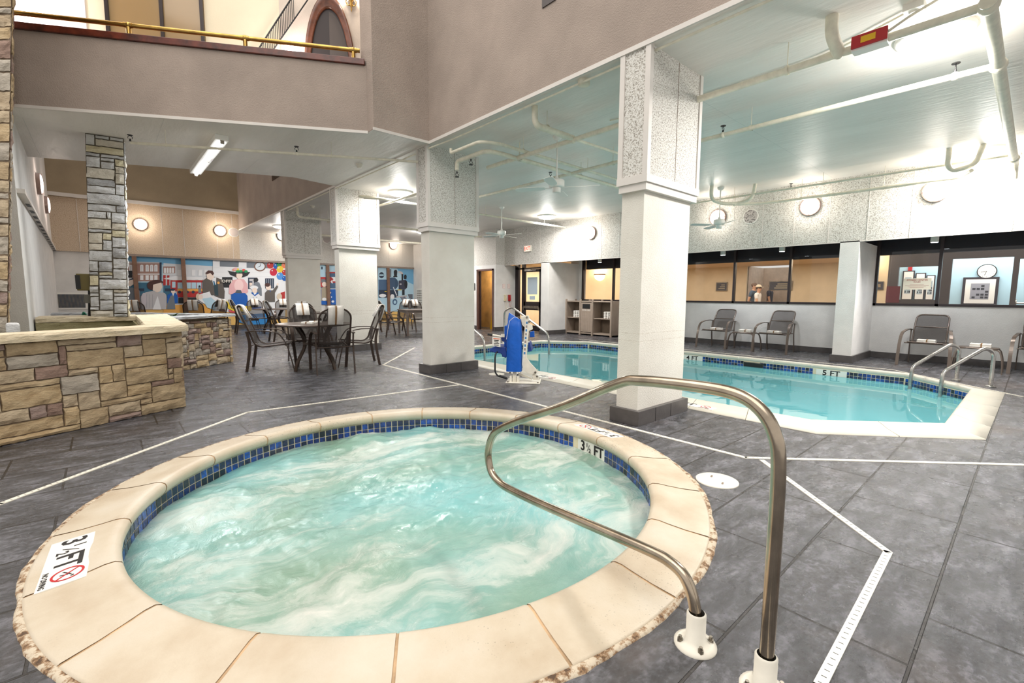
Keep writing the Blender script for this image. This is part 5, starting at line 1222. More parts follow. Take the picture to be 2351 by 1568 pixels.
# ================================================================ WINDOWS ON THE RIGHT
def window(n, y0, y1, mull, z0=1.03, z1=2.4):
    m = MB(); x = XR
    m.box((x-.02, y0, z0), (x+.06, y1, z0+.045)); m.box((x-.02, y0, z1-.03), (x+.06, y1, z1))
    for y in [y0+.02, y1-.02]+list(mull): m.box((x-.02, y-.024, z0), (x+.06, y+.024, z1))
    f = struct(m.build('window_%d' % n, 'bronze'))
    g = MB().xpane(x+.018, y0, y1, z0, z1).build('pane', 'glass'); g.parent = f
window(2, 7.2, 9.62, [8.42]); window(3, 2.44, 6.6, [4.88, 3.67]); window(4, -3.5, 2.15, [1.21])
struct(MB().box((XBD, 6.6, 0), (XR+.1, 7.2, 2.42)).build('wall_pier', 'stucco'))
def storefront():
    X = 10.62; m = MB()
    for y0, y1 in ((11.66, 11.83), (11.38, 11.50), (10.42, 10.60), (10.10, 10.20)): m.box((X-.03, y0, 0), (X+.05, y1, 2.42))
    m.box((X-.03, 10.1, 2.05), (X+.05, 11.83, 2.10)); m.box((X-.03, 10.1, 0), (X+.05, 10.42, .06)); m.box((X-.03, 11.50, 0), (X+.05, 11.66, .06))
    d = struct(m.build('door_1', 'bronze'))
    def ch(mb, nm, mt): o = mb.build(nm, mt); o.parent = d; return o
    ch(MB().xpane(X+.008, 10.12, 10.42, .06, 2.42), 'pane', 'glass'); ch(MB().xpane(X+.008, 11.5, 11.66, .06, 2.42), 'pane', 'glass'); ch(MB().xpane(X+.008, 10.6, 11.4, 2.1, 2.42), 'pane', 'glass')
    lf = MB()
    for a in ((10.60, 10.66), (11.32, 11.38)): lf.box((X-.04, a[0], .01), (X+.01, a[1], 2.04))
    lf.box((X-.04, 10.6, .01), (X+.01, 11.38, .2)); lf.box((X-.04, 10.6, 1.95), (X+.01, 11.38, 2.04)); lf.box((X-.04, 10.6, .70), (X+.01, 11.38, .98)); L = ch(lf, 'door_leaf', 'bronze')
    ch(MB().xpane(X-.015, 10.66, 11.32, .2, 1.95), 'door_glass', 'glass')
    ch(MB().box((X-.085, 10.64, .76), (X-.045, 11.36, .84)).box((X-.09, 10.62, .70), (X-.04, 10.66, .80)).box((X-.09, 11.34, .70), (X-.04, 11.38, .80)), 'push_bar', 'bolt')
    ch(MB().box((X-.10, 11.0, 1.98), (X-.04, 11.30, 2.04)).box((X-.12, 10.75, 1.99), (X-.10, 11.1, 2.01)), 'door_closer', 'steel2')
    n1 = MB().box((X-.046, 10.74, 1.22), (X-.043, 11.20, 1.78)).build('door_notice', 'lightblue_paper'); tag(n1, 'large blank pale blue notice taped on the glass exit door', 'notice')
    n2 = MB().box((X-.046, 10.84, 1.05), (X-.043, 11.10, 1.17)).build('door_notice', 'lightblue_paper'); tag(n2, 'small pale notice taped under the large one on the exit door', 'notice')
    n3 = MB().box((X-.0, 10.14, 1.14), (X+.003, 10.33, 1.38)).build('door_notice', 'paper'); tag(n3, 'small cream notice on the narrow glass pane right of the exit door', 'notice')
storefront()
# restroom door
d = struct(MB().box((DX-.03, 11.93, 0), (DX+.13, 11.985, 2.05)).box((DX-.03, 12.775, 0), (DX+.13, 12.83, 2.05)).box((DX-.03, 11.93, 2.0), (DX+.13, 12.83, 2.06)).build('door_2', plain('brown_door_frame', (96, 66, 60), .4)))
o = MB().obox((DX+.10, 12.72, .02), V((.22, .7, 0)), V((-.04, .012, 0)), V((0, 0, 1.98))).build('door_leaf', plain('dark_brown_door', (58, 36, 30), .4)); o.parent = d
t = thing('wet_floor_sign', 'yellow folding wet floor sign leaning inside the open restroom door', 'floor sign', (DX+.42, 12.5, 0))
MB().obox((DX+.40, 12.28, 0), V((0, .34, 0)), V((.02, 0, 0)), V((.1, 0, .62))).build('front_panel', 'yellow', t); MB().obox((DX+.62, 12.28, 0), V((0, .34, 0)), V((.02, 0, 0)), V((-.1, 0, .62))).build('rear_panel', 'yellow', t)
m = MB().box((DX-.03, 12.95, 1.38), (DX-.004, 13.08, 1.6)); tag(m.build('door_sign', plain('grey_sign', (96, 94, 98), .5)), 'small dark restroom sign on the wall left of the brown door frame', 'sign')
def phone(px, py, mt, lb):
    v = onY(px, py, 11.83); t = thing('wall_phone', lb, 'telephone', tuple(v))
    MB().box((v.x-.05, 11.775, v.z-.105), (v.x+.05, 11.829, v.z+.105)).build('body', mt, t, bevel=.008)
    MB().tube([(v.x-.02, 11.76, v.z+.09), (v.x-.02, 11.735, v.z+.05), (v.x-.02, 11.735, v.z-.05), (v.x-.02, 11.76, v.z-.09)], [.02, .013, .013, .02], 8).build('handset', mt, t)
    cr = [V((v.x-.02+.03*math.sin(PI*u)*0+.07*u, 11.77, v.z-.10-.28*math.sin(PI*u)**.8)) for u in [i/12 for i in range(13)]]
    MB().tube(cr, .004, 6).build('cord', mt, t)
phone(1159, 684, plain('ivory_plastic', (226, 216, 186), .4), 'ivory wall telephone with dangling cord, left of the red one'); phone(1168.5, 684, 'red', 'red emergency wall telephone beside the exit door')
for px, lb in ((1156.5, 'small pink bordered notice above the ivory telephone'), (1168, 'small pink bordered notice above the red telephone')):
    v = onY(px, 657, 11.83); t = thing('small_notice', lb, 'notice', tuple(v)); MB().box((v.x-.055, 11.822, v.z-.07), (v.x+.055, 11.829, v.z+.07)).build('sheet', plain('pink_border', (226, 186, 190), .5), t); MB().box((v.x-.045, 11.819, v.z-.058), (v.x+.045, 11.822, v.z+.058)).build('print_area', 'paper', t)
    m = MB(); [m.box((v.x-.035, 11.817, v.z-.035+k*.02), (v.x+.03, 11.819, v.z-.03+k*.02)) for k in range(4)]; m.build('print', plain('pink_print', (200, 130, 140), .5), t)
v = onX(1213, 571, XBD); t = thing('exit_sign', 'white box sign with glowing red EXIT letters on the speckled band', 'exit sign', tuple(v))
MB().box((XBD-.05, v.y-.15, v.z-.095), (XBD, v.y+.15, v.z+.095)).build('housing', 'white_plastic', t, bevel=.004)
MB().box((XBD-.053, v.y-.12, v.z-.078), (XBD-.05, v.y+.12, v.z+.078)).build('face', glow('exit_face', (255, 206, 190), .8), t)
m = MB(); letters(m, 'EXIT', (XBD-.055, v.y, v.z), (0, -1, 0), (0, 0, 1), .155, 0, squash=.8); m.build('lettering', glow('exit_red', (255, 60, 40), 1.6), t)
# towel cabinet
cx0, cx1 = 10.88, 11.32
t = thing('towel_cabinet', 'taupe towel cabinet with centre drop slot and two open shelf bays', 'cabinet', (cx0, 8.9, 0))
Y = [9.74, 9.17, 8.70, 8.02]   # bay edges from far to near
m = MB(); m.box((cx1-.02, Y[3], .05), (cx1, Y[0], 1.02)).box((cx0, Y[3], .04), (cx1, Y[0], .08)).box((cx0, Y[3], 1.0), (cx1, Y[0], 1.03))
for y in Y: m.box((cx0, y-.012, .04), (cx1, y+.012, 1.02))
m.build('carcass', 'cabinet', t)
for i, y in enumerate(Y):
    m = MB(); m.box((cx0-.03, y-.025, 0), (cx0+.02, y+.025, 1.08)); m.box((cx1-.02, y-.025, 0), (cx1+.03, y+.025, 1.08)); m.build('post', 'cabinet', t, bevel=.004)
for a, b in ((Y[1], Y[0]), (Y[3], Y[2])): MB().box((cx0+.02, a, .50), (cx1-.02, b, .525)).build('shelf', 'cabinet', t); MB().box((cx1-.03, a+.012, .08), (cx1-.021, b-.012, 1.0)).build('back_panel', 'cabinet_in', t)
dr = MB().box((cx0-.012, Y[2]+.03, .10), (cx0+.0, Y[1]-.03, .98)).build('door', 'cabinet', t)
MB().box((cx0-.014, Y[2]+.09, .80), (cx0-.011, Y[1]-.09, .94)).build('drop_slot', 'black', dr)
m = MB()
for k in range(5): y = Y[2]+.09+k*.072; m.box((cx0-.0135, y, .14), (cx0-.0115, y+.003, .70))
for z in (.14, .70): m.box((cx0-.0135, Y[2]+.08, z), (cx0-.0115, Y[1]-.08, z+.003))
m.build('panel_groove', 'cabinet_in', dr)
m = MB(); letters(m, 'TOWELS ONLY', (cx0-.0145, (Y[1]+Y[2])/2, .755), (0, -1, 0), (0, 0, 1), .048); m.build('lettering', 'paper', dr)
m = MB()
for k in range(6): x = cx0+.07+k*.06; m.box((x, Y[3]-.0135, .12), (x+.003, Y[3]-.0115, .94))
m.build('side_groove', 'cabinet_in', t)
tw = MB().tube([(-.14, 0, 0), (.14, 0, 0)], .028, 12).build('rolled_towel', 'towel'); first = True
for (ya, yb, nm) in ((Y[1], Y[0], 'far'), (Y[3], Y[2], 'near')):
    for r in range(4):
        for k in range(3):
            o = tw if first else tw.copy()
            if not first: COL.objects.link(o)
            first = False; o.location = (cx0+.20, ya+.05+.055+k*.095 if nm == 'far' else ya+.08+k*.1, .555+r*.05)
            o.scale = (1, 1.5, .85); tag(o, 'white rolled towel, %s row %s, in the %s bay of the towel cabinet' % (('lowest', 'second lowest', 'second highest', 'topmost')[r], ('left', 'middle', 'right')[2-k], 'left' if nm == 'far' else 'right'), 'towel', 'rolled towels in the %s bay of the cabinet' % ('left' if nm == 'far' else 'right'))
# recess down lights
for y, lb in ((8.34, 'small cylinder downlight above the towel cabinet window'), (4.83, 'small cylinder downlight left end above the armchair window'), (3.60, 'small cylinder downlight above the armchair left of the white pillar'), (1.23, 'small cylinder downlight above the fitness rules notice')):
    t = thing('cylinder_downlight', lb, 'downlight', (10.7, y, 2.42), 'cylinder downlights in the window recess'); MB().cyl((10.7, y, 2.13), (10.7, y, 2.42), .055, seg=20).build('housing', 'white_metal', t); MB().cyl((10.7, y, 2.126), (10.7, y, 2.13), .046, seg=20).build('lens', glow('lit_lens', (240, 244, 255), 10), t)
    l = bpy.data.lights.new('lamp', 'SPOT'); l.energy = 45; l.spot_size = 2.4; l.spot_blend = .7; l.shadow_soft_size = .05; l.color = (.93, .95, 1); o = bpy.data.objects.new('lamp', l); COL.objects.link(o); o.parent = t; o.location = (0, 0, -.31)
# things on or behind the glass
v = onX(2105, 652, XR-.01); t = thing('rules_notice', 'cream notice reading FITNESS CENTER RULES stuck on the window', 'notice', tuple(v))
MB().box((XR-.008, v.y-.20, v.z-.105), (XR-.002, v.y+.20, v.z+.105)).build('sheet', plain('cream_sheet', (236, 228, 206), .6), t)
m = MB(); letters(m, 'FITNESS CENTER', (XR-.009, v.y, v.z+.072), (0, -1, 0), (0, 0, 1), .04, 0); letters(m, 'RULES', (XR-.009, v.y, v.z+.038), (0, -1, 0), (0, 0, 1), .036, 0)
for k, w_ in enumerate((.10, .17, .13, .10)): m.box((XR-.0095, v.y-w_, v.z-.012-k*.02), (XR-.0085, v.y+w_, v.z-.008-k*.02), 0)
m.build('lettering', plain('rust_print', (170, 96, 84), .6), t)
FX = 14.5
def fx(px, py): return onX(px, py, FX)
a, b = fx(2037, 600), fx(2351, 720); dk = plain('dark_fitness_frame', (70, 66, 68), .5)
ya, yb = fx(2037, 650).y, -4
struct(MB().box((FX, fx(1975, 650).y+1.2, 0), (FX+.1, 6, .01)).build('floor_strip', tanwall))
struct(MB().box((FX, ya, 0), (FX+.12, 3.15, 2.3)).build('wall_fitness_tan', tanwall))
m = MB(); r1 = [(2061, 612, 2152, 690), (2182, 592, 2322, 702), (2336, 590, 2420, 702)]
ys = []
def fbox(m, px0, py0, px1, py1, d=0, th=.1, mi=0):
    p, q = fx(px0, py0), fx(px1, py1); m.box((FX+d, q.y, q.z), (FX+d+th, p.y, p.z), mi)
ylo = fx(2500, 650).y
zt, zb = 1.70, .98
segs = [(fx(2037, 650).y, fx(2061, 650).y), (fx(2152, 650).y, fx(2182, 650).y), (fx(2322, 650).y, fx(2336, 650).y)]
for y1, y0 in segs: m.box((FX, y0, 0), (FX+.1, y1, 2.3))
for (p0, p1, t0, t1) in ((2061, 2152, 612, 688), (2182, 2322, 592, 702), (2336, 2560, 590, 702)):
    yy0, yy1 = fx(p1, 650).y, fx(p0, 650).y; m.box((FX, yy0, fx((p0+p1)/2, t0).z), (FX+.1, yy1, 2.3)); m.box((FX, yy0, 0), (FX+.1, yy1, fx((p0+p1)/2, t1).z))
struct(m.build('wall_fitness_frame', dk))
struct(MB().box((FX+1.2, -4.5, 0), (FX+1.3, 3.0, 2.3)).build('wall_fitness_room', mottled('pale_blue_room_wall', (176, 208, 220), .02, 3, .7, 60, 0)))
area('fitness_room_light', (FX+.7, -.3, 2.27), .8, 60, (.95, .98, 1), sy=5)
def on2(px, py): return onX(px, py, FX+1.19)
def picture(p0, p1, q0, q1, lb, art):
    a, b = on2(p0, q0), on2(p1, q1); t = thing('framed_picture', lb, 'picture', (a.x, (a.y+b.y)/2, (a.z+b.z)/2)); X = a.x
    MB().box((X-.03, b.y, b.z), (X, a.y, a.z)).build('frame', plain('dark_picture_frame', (52, 46, 52), .4), t)
    w_, h_ = a.y-b.y, a.z-b.z; k = .07*min(w_, h_)+.008
    MB().box((X-.033, b.y+k, b.z+k), (X-.03, a.y-k, a.z-k)).build('mat_board', 'paper', t)
    MB().box((X-.035, b.y+w_*.24, b.z+h_*.22), (X-.033, a.y-w_*.24, a.z-h_*.22)).build('print', plain('grey_print', art, .6), t)
    m = MB(); rr = random.Random(3)
    for i in range(4):
        for j in range(5):
            if rr.random() < .6: m.box((X-.036, b.y+w_*(.26+.12*i), b.z+h_*(.25+.10*j)), (X-.035, b.y+w_*(.35+.12*i), b.z+h_*(.32+.10*j)))
    m.build('print_detail', plain('black_print', (50, 50, 58), .6), t)
picture(2212, 2288, 637, 702, 'large framed black and white city picture behind the right window', (150, 150, 158))
for p0, p1, q0, q1, lb in ((2074, 2095, 622, 689, 'narrow dark framed picture in the fitness room, the left of three'), (2103, 2121, 627, 689, 'narrow dark framed picture in the fitness room, the middle of three'), (2128, 2143, 632, 689, 'narrow dark framed picture in the fitness room, the right of three')): picture(p0, p1, q0, q1, lb, (170, 184, 190))
v = on2(2090, 617); t = tag(MB().cbox(v, (.05, .08, .12)).build('fire_alarm', 'red'), 'small red fire alarm above the leftmost narrow picture', 'fire alarm')
v = on2(2266, 623); t = thing('wall_clock', 'round white wall clock above the large framed picture', 'clock', tuple(v)); MB().cyl(v, v-V((.03, 0, 0)), .17, seg=32).build('rim', 'black', t); MB().cyl(v-V((.03, 0, 0)), v-V((.033, 0, 0)), .152, seg=32).build('face', 'paper', t)
m = MB(); c = v-V((.035, 0, 0)); m.obox(c, V((0, .10, -.02)), V((0, 0, .008)), V((-.002, 0, 0))).obox(c, V((0, .03, -.09)), V((0, .008, 0)), V((-.002, 0, 0)))
for k in range(12): a = k*PI/6; q = c+V((0, math.cos(a)*.13, math.sin(a)*.13)); m.cbox(q, (.002, .01, .01))
m.build('hands', 'black', t)
v = fx(2010, 656) ; v.x = FX
t = thing('room_sign', 'square dark sign reading FITNESS CENTER on the tan wall beyond the glass', 'sign', tuple(fx(2013, 656)))
v = fx(2013, 656); MB().box((FX-.02, v.y-.14, v.z-.105), (FX, v.y+.14, v.z+.105)).build('frame', 'bolt', t); MB().box((FX-.024, v.y-.125, v.z-.09), (FX-.02, v.y+.125, v.z+.09)).build('face', plain('slate_sign', (74, 76, 86), .5), t)
m = MB(); letters(m, 'FITNESS', (FX-.026, v.y, v.z+.018), (0, -1, 0), (0, 0, 1), .045); letters(m, 'CENTER', (FX-.026, v.y, v.z-.022), (0, -1, 0), (0, 0, 1), .045); m.build('lettering', plain('tan_print', (206, 186, 150), .6), t)
def bowl_sconce(p, lb, r=.24):
    p = V(p); t = thing('bowl_sconce', lb, 'wall light', tuple(p), 'half bowl sconces in the corridor')
    MB().lathe(p, [(r, 0), (r*.97, -.05), (r*.8, -.13), (r*.5, -.19), (.001, -.22)], 20, 0, PI/2, 3*PI/2).build('bowl', glow('warm_bowl', (255, 232, 196), 3), t)
    MB().lathe(p, [(r*1.03, .0), (r*1.03, .05), (r*.98, .05)], 20, 0, PI/2, 3*PI/2).build('rim', plain('sconce_rim', (120, 104, 88), .4, .3), t)
    l = bpy.data.lights.new('lamp', 'POINT'); l.energy = 14; l.color = (1, .84, .6); l.shadow_soft_size = .1; o = bpy.data.objects.new('lamp', l); COL.objects.link(o); o.parent = t; o.location = (-.2, 0, .2)
v = fx(1984, 614); bowl_sconce((FX, v.y, v.z), 'glowing half bowl sconce peeping out right of the white pillar', .2)
struct(MB().box((14.6, 8.7, 0), (14.7, 13.8, 2.3)).build('wall_corridor_near', tanwall)); v = onX(1378, 632, 14.6); bowl_sconce((14.6, v.y, v.z), 'glowing half bowl sconce seen over the towel cabinet', .24)
for px, py, w_, lb, tx in ((1790, 656, .38, 'wide dark directory sign on the corridor wall between the mullions', True), (1655, 658, .22, 'small square dark sign on the corridor wall at the left', True)):
    v = onX(px, py, 17.9); t = thing('corridor_sign', lb, 'sign', (17.98, v.y, v.z)); MB().box((17.96, v.y-w_, v.z-.17), (18, v.y+w_, v.z+.17)).build('frame', 'bolt', t); MB().box((17.95, v.y-w_+.03, v.z-.14), (17.96, v.y+w_-.03, v.z+.14)).build('face', plain('slate_sign', (74, 76, 86), .5), t)
    m = MB(); [m.box((17.947, v.y-w_*.6, v.z-.09+k*.07), (17.95, v.y+w_*.5-.05*k, v.z-.065+k*.07)) for k in range(3)]; m.build('print', plain('tan_print', (206, 196, 170), .6), t)
t = thing('maroon_poster', 'dark maroon poster low on the dark frame beside the fitness room', 'poster', tuple(fx(2050, 680))); v = fx(2050, 676); MB().box((FX-.012, v.y-.13, v.z-.2), (FX, v.y+.13, v.z+.2)).build('sheet', plain('maroon_sheet', (92, 34, 44), .5), t)
v = on2(2340, 696); t = thing('dumbbell', 'grey dumbbell end visible at the bottom right of the window', 'dumbbell', (v.x-.2, v.y, v.z)); MB().cyl(v+V((-.2, .12, 0)), v+V((-.2, .04, 0)), .09, seg=16).build('weight', 'bolt', t); MB().cyl(v+V((-.2, .04, 0)), v+V((-.2, -.2, 0)), .02, seg=12).build('bar', 'steel2', t)
MB().cyl(v+V((-.2, -.2, 0)), v+V((-.2, -.28, 0)), .09, seg=16).build('weight', 'bolt', t); tag(MB().box((v.x-.45, v.y-.4, 0), (v.x-.02, v.y+.4, v.z-.09)).build('weight_rack', dk), 'dark weight rack under the dumbbell behind the right window', 'rack')

# ================================================================ POOL LIFT
LO = V((4.131, 4.784, 0)); LR = V((.67, -.742, 0)); LD = V((.742, .67, 0))
def lp(px, py, dd=0): return onP(px, py, (LO+LD*dd)[:2], LD)
t = thing('pool_lift', 'blue covered pool lift with folding seat and white side plate on the pool edge', 'pool lift', tuple(LO))
def plate(pts, dd, th, nm, mt, par=None, bev=0):
    A = [lp(x, y, dd) for x, y in pts]; n = len(A); m = MB(); B = [p+LD*th for p in A]
    nr = sum(((A[i]-A[0]).cross(A[(i+1) % n]-A[0])).dot(LD) for i in range(n))
    if nr > 0: A, B = A[::-1], B[::-1]
    m.add(A+B, [list(range(n)), list(range(n, 2*n))[::-1]]+[(i, n+i, n+(i+1) % n, (i+1) % n) for i in range(n)]); return m.build(nm, mt, par or t, bevel=bev)
m = MB(); m.obox(LO-LR*.0-LD*.13, LR*.47, LD*.36, V((0, 0, .012))); base = m.build('base_plate', 'white_plastic', t, bevel=.004)
for a in (.03, .44):
    for b in (-.1, .2): q = LO+LR*a+LD*b; MB().cyl(q+V((0, 0, .012)), q+V((0, 0, .024)), .012, seg=6).build('bolt', 'bolt', base)
MB().obox(LO+LR*.09-LD*.05, LR*.05, LD*.05, V((0, 0, .17))).obox(LO+LR*.05-LD*.08, LR*.03, LD*.09, V((0, 0, .09))).obox(LO+LR*.15-LD*.08, LR*.03, LD*.09, V((0, 0, .09))).build('foot_post', 'white_plastic', t, bevel=.004)
m = MB(); vs = []; NZ, NS = 16, 36; c0 = LO+LR*.108
for i in range(NZ+1):
    u = i/NZ; z = .155+.765*u; w_, d_ = (.108-.010*u, .095) if u < .86 else (.098-.02*(u-.86)/.14, .09-.05*(u-.86)/.14)
    for k in range(NS):
        a = 2*PI*k/NS; ca_, sa = math.cos(a), math.sin(a); x = math.copysign(abs(ca_)**.55, ca_)*w_; y = math.copysign(abs(sa)**.55, sa)*d_
        f = 1+.035*noise.noise(V((x*14, z*4, y*14)))+(.05*math.sin(z*40+x*30) if u > .82 else 0); vs.append(c0+LR*x*f+LD*(y*f)+V((0, 0, z-(.05*(x/w_+.2) if u > .95 else 0))))
m.add(vs, [(i*NS+k, i*NS+(k+1) % NS, (i+1)*NS+(k+1) % NS, (i+1)*NS+k) for i in range(NZ) for k in range(NS)], 0, True); m.add(vs[-NS:], [list(range(NS))]); m.add(vs[:NS], [list(range(NS))[::-1]])
cov = m.build('cover', 'blue', t)
MB().tube([c0-LR*.10-LD*.098+V((0, 0, .60)), c0-LR*.06-LD*.10+V((0, 0, .85)), c0-LD*.10+V((0, 0, .90)), c0+LR*.08-LD*.098+V((0, 0, .905))], .003, 6).build('piping', 'paper', cov)
plate([(1206, 727), (1212, 723.5), (1215, 728), (1214, 742), (1222, 747), (1223, 756), (1214, 760), (1211, 790), (1209, 822), (1218, 834), (1231, 848), (1233, 854), (1230, 859), (1212, 857), (1201, 850), (1198.5, 836), (1201, 800)], -.06, .035, 'side_plate', 'white_plastic', bev=.003)
sp_ = plate([(1207.5, 736), (1212, 736), (1205.5, 821), (1201, 820)], -.0625, .002, 'instruction_strip', 'paper')
m = MB()
for k in range(9):
    y = 741+k*8.7; x = 1209.6-(y-741)*.075; a, b = lp(x-1.8, y-2.6, -.064), lp(x+1.8, y+2.6, -.064); m.add([lp(x-1.8, y+2.6, -.064), lp(x+1.8, y+2.6, -.064), lp(x+1.8, y-2.6, -.064), lp(x-1.8, y-2.6, -.064)], [(0, 1, 2, 3)], k % 2)
m.build('pictograms', [plain('pictogram_blue', (60, 130, 190), .5), plain('pictogram_grey', (150, 140, 140), .5)], sp_)
plate([(1196, 726), (1208, 726), (1209, 740), (1205, 752), (1198, 745)], -.02, .1, 'top_bracket', 'white_plastic')
for px, py in ((1209.5, 728.5), (1215, 739), (1229, 855), (1233, 864)): q = lp(px, py, -.062); MB().cyl(q, q-LD*.018, .016, .012, 8).build('bolt', 'bolt', t)
plate([(1226, 856), (1240, 873), (1224, 872), (1222, 860)], -.04, .05, 'gusset', 'white_plastic'); plate([(1190, 855), (1222, 868), (1222, 872), (1190, 861)], .06, .02, 'side_rail', 'white_plastic')
MB().tube([lp(1212, 826, .08), lp(1219, 838, .05), lp(1223, 843, .05)], .010, 8).build('strut', 'white_plastic', t); MB().tube([lp(1220, 838, .04), lp(1224, 844, .04)], .014, 8).build('red_collar', 'red', t)
# seat
st_ = plate([(1124, 806), (1126, 800), (1137, 795), (1160, 797), (1164, 812), (1162, 822), (1155, 820), (1150, 812), (1138, 811)], .0, .36, 'seat', 'navy', bev=.01)
plate([(1158, 748), (1166, 748), (1166, 818), (1153, 820), (1151, 812), (1157, 808)], .10, .34, 'seat_back', 'blue', bev=.01)
plate([(1150, 775), (1160, 770), (1162, 786), (1152, 782)], .02, .03, 'arm_bracket', 'navy')
plate([(1217, 762), (1226, 760), (1227, 774), (1216, 774)], .1, .06, 'far_arm_bracket', 'blue', bev=.004); plate([(1213, 786), (1216, 786), (1221, 806), (1212, 808)], .1, .3, 'seat_side', 'navy', bev=.004)
MB().tube([lp(1131, 769, -.02), lp(1152, 773, -.02)], .015, 10).build('armrest', 'white_plastic', t); MB().tube([lp(1119.5, 767.5, -.02), lp(1131, 769, -.02)], .015, 10).build('black_grip', 'black', t)
MB().obox(lp(1150, 774, -.03), LR*.05, LD*.03, V((0, 0, .04))).build('arm_clamp', 'white_plastic', t)
sg = plate([(1130.5, 773), (1149, 775), (1149, 797), (1130, 793)], -.03, .003, 'hanging_notice', 'paper')
m = MB()
for k in range(5):
    y0 = 776.5+k*3.6; x0, x1 = (1132.5, 1147.5) if k == 0 else (1133.5+.6*k % 1.5, 1146-(k*37 % 3)); m.add([lp(x0, y0+1.7, -.0315), lp(x1, y0+2.6, -.0315), lp(x1, y0+.9, -.0315), lp(x0, y0, -.0315)], [(0, 1, 2, 3)], 0 if k else 1)
m.build('print', ['ink', plain('orange_print', (226, 110, 70), .5)], sg)
MB().tube(smooth_path([lp(1147, 806, .05), lp(1139, 809, -.02), lp(1136.5, 820, -.05), lp(1136.5, 853, -.05), lp(1141, 862, -.05), lp(1165, 870, -.05)], .05), .011, 10).build('footrest_tube', 'black', t)
MB().tube([lp(1146, 862.5, -.05), lp(1164, 868.5, -.05)], .017, 10).build('footrest_pad', 'black', t); MB().tube([lp(1188, 862, .1), lp(1196, 857, .1)], .016, 10).build('rear_footrest_pad', 'black', t)
q = lp(1171, 850, -.06); MB().cyl(q+V((0, 0, .0)), q-V((0, 0, .03)), .003, seg=6).cyl(q-V((0, 0, .03)), q-V((0, 0, .04)), .014, seg=10).build('pull_cord', 'black', cov)

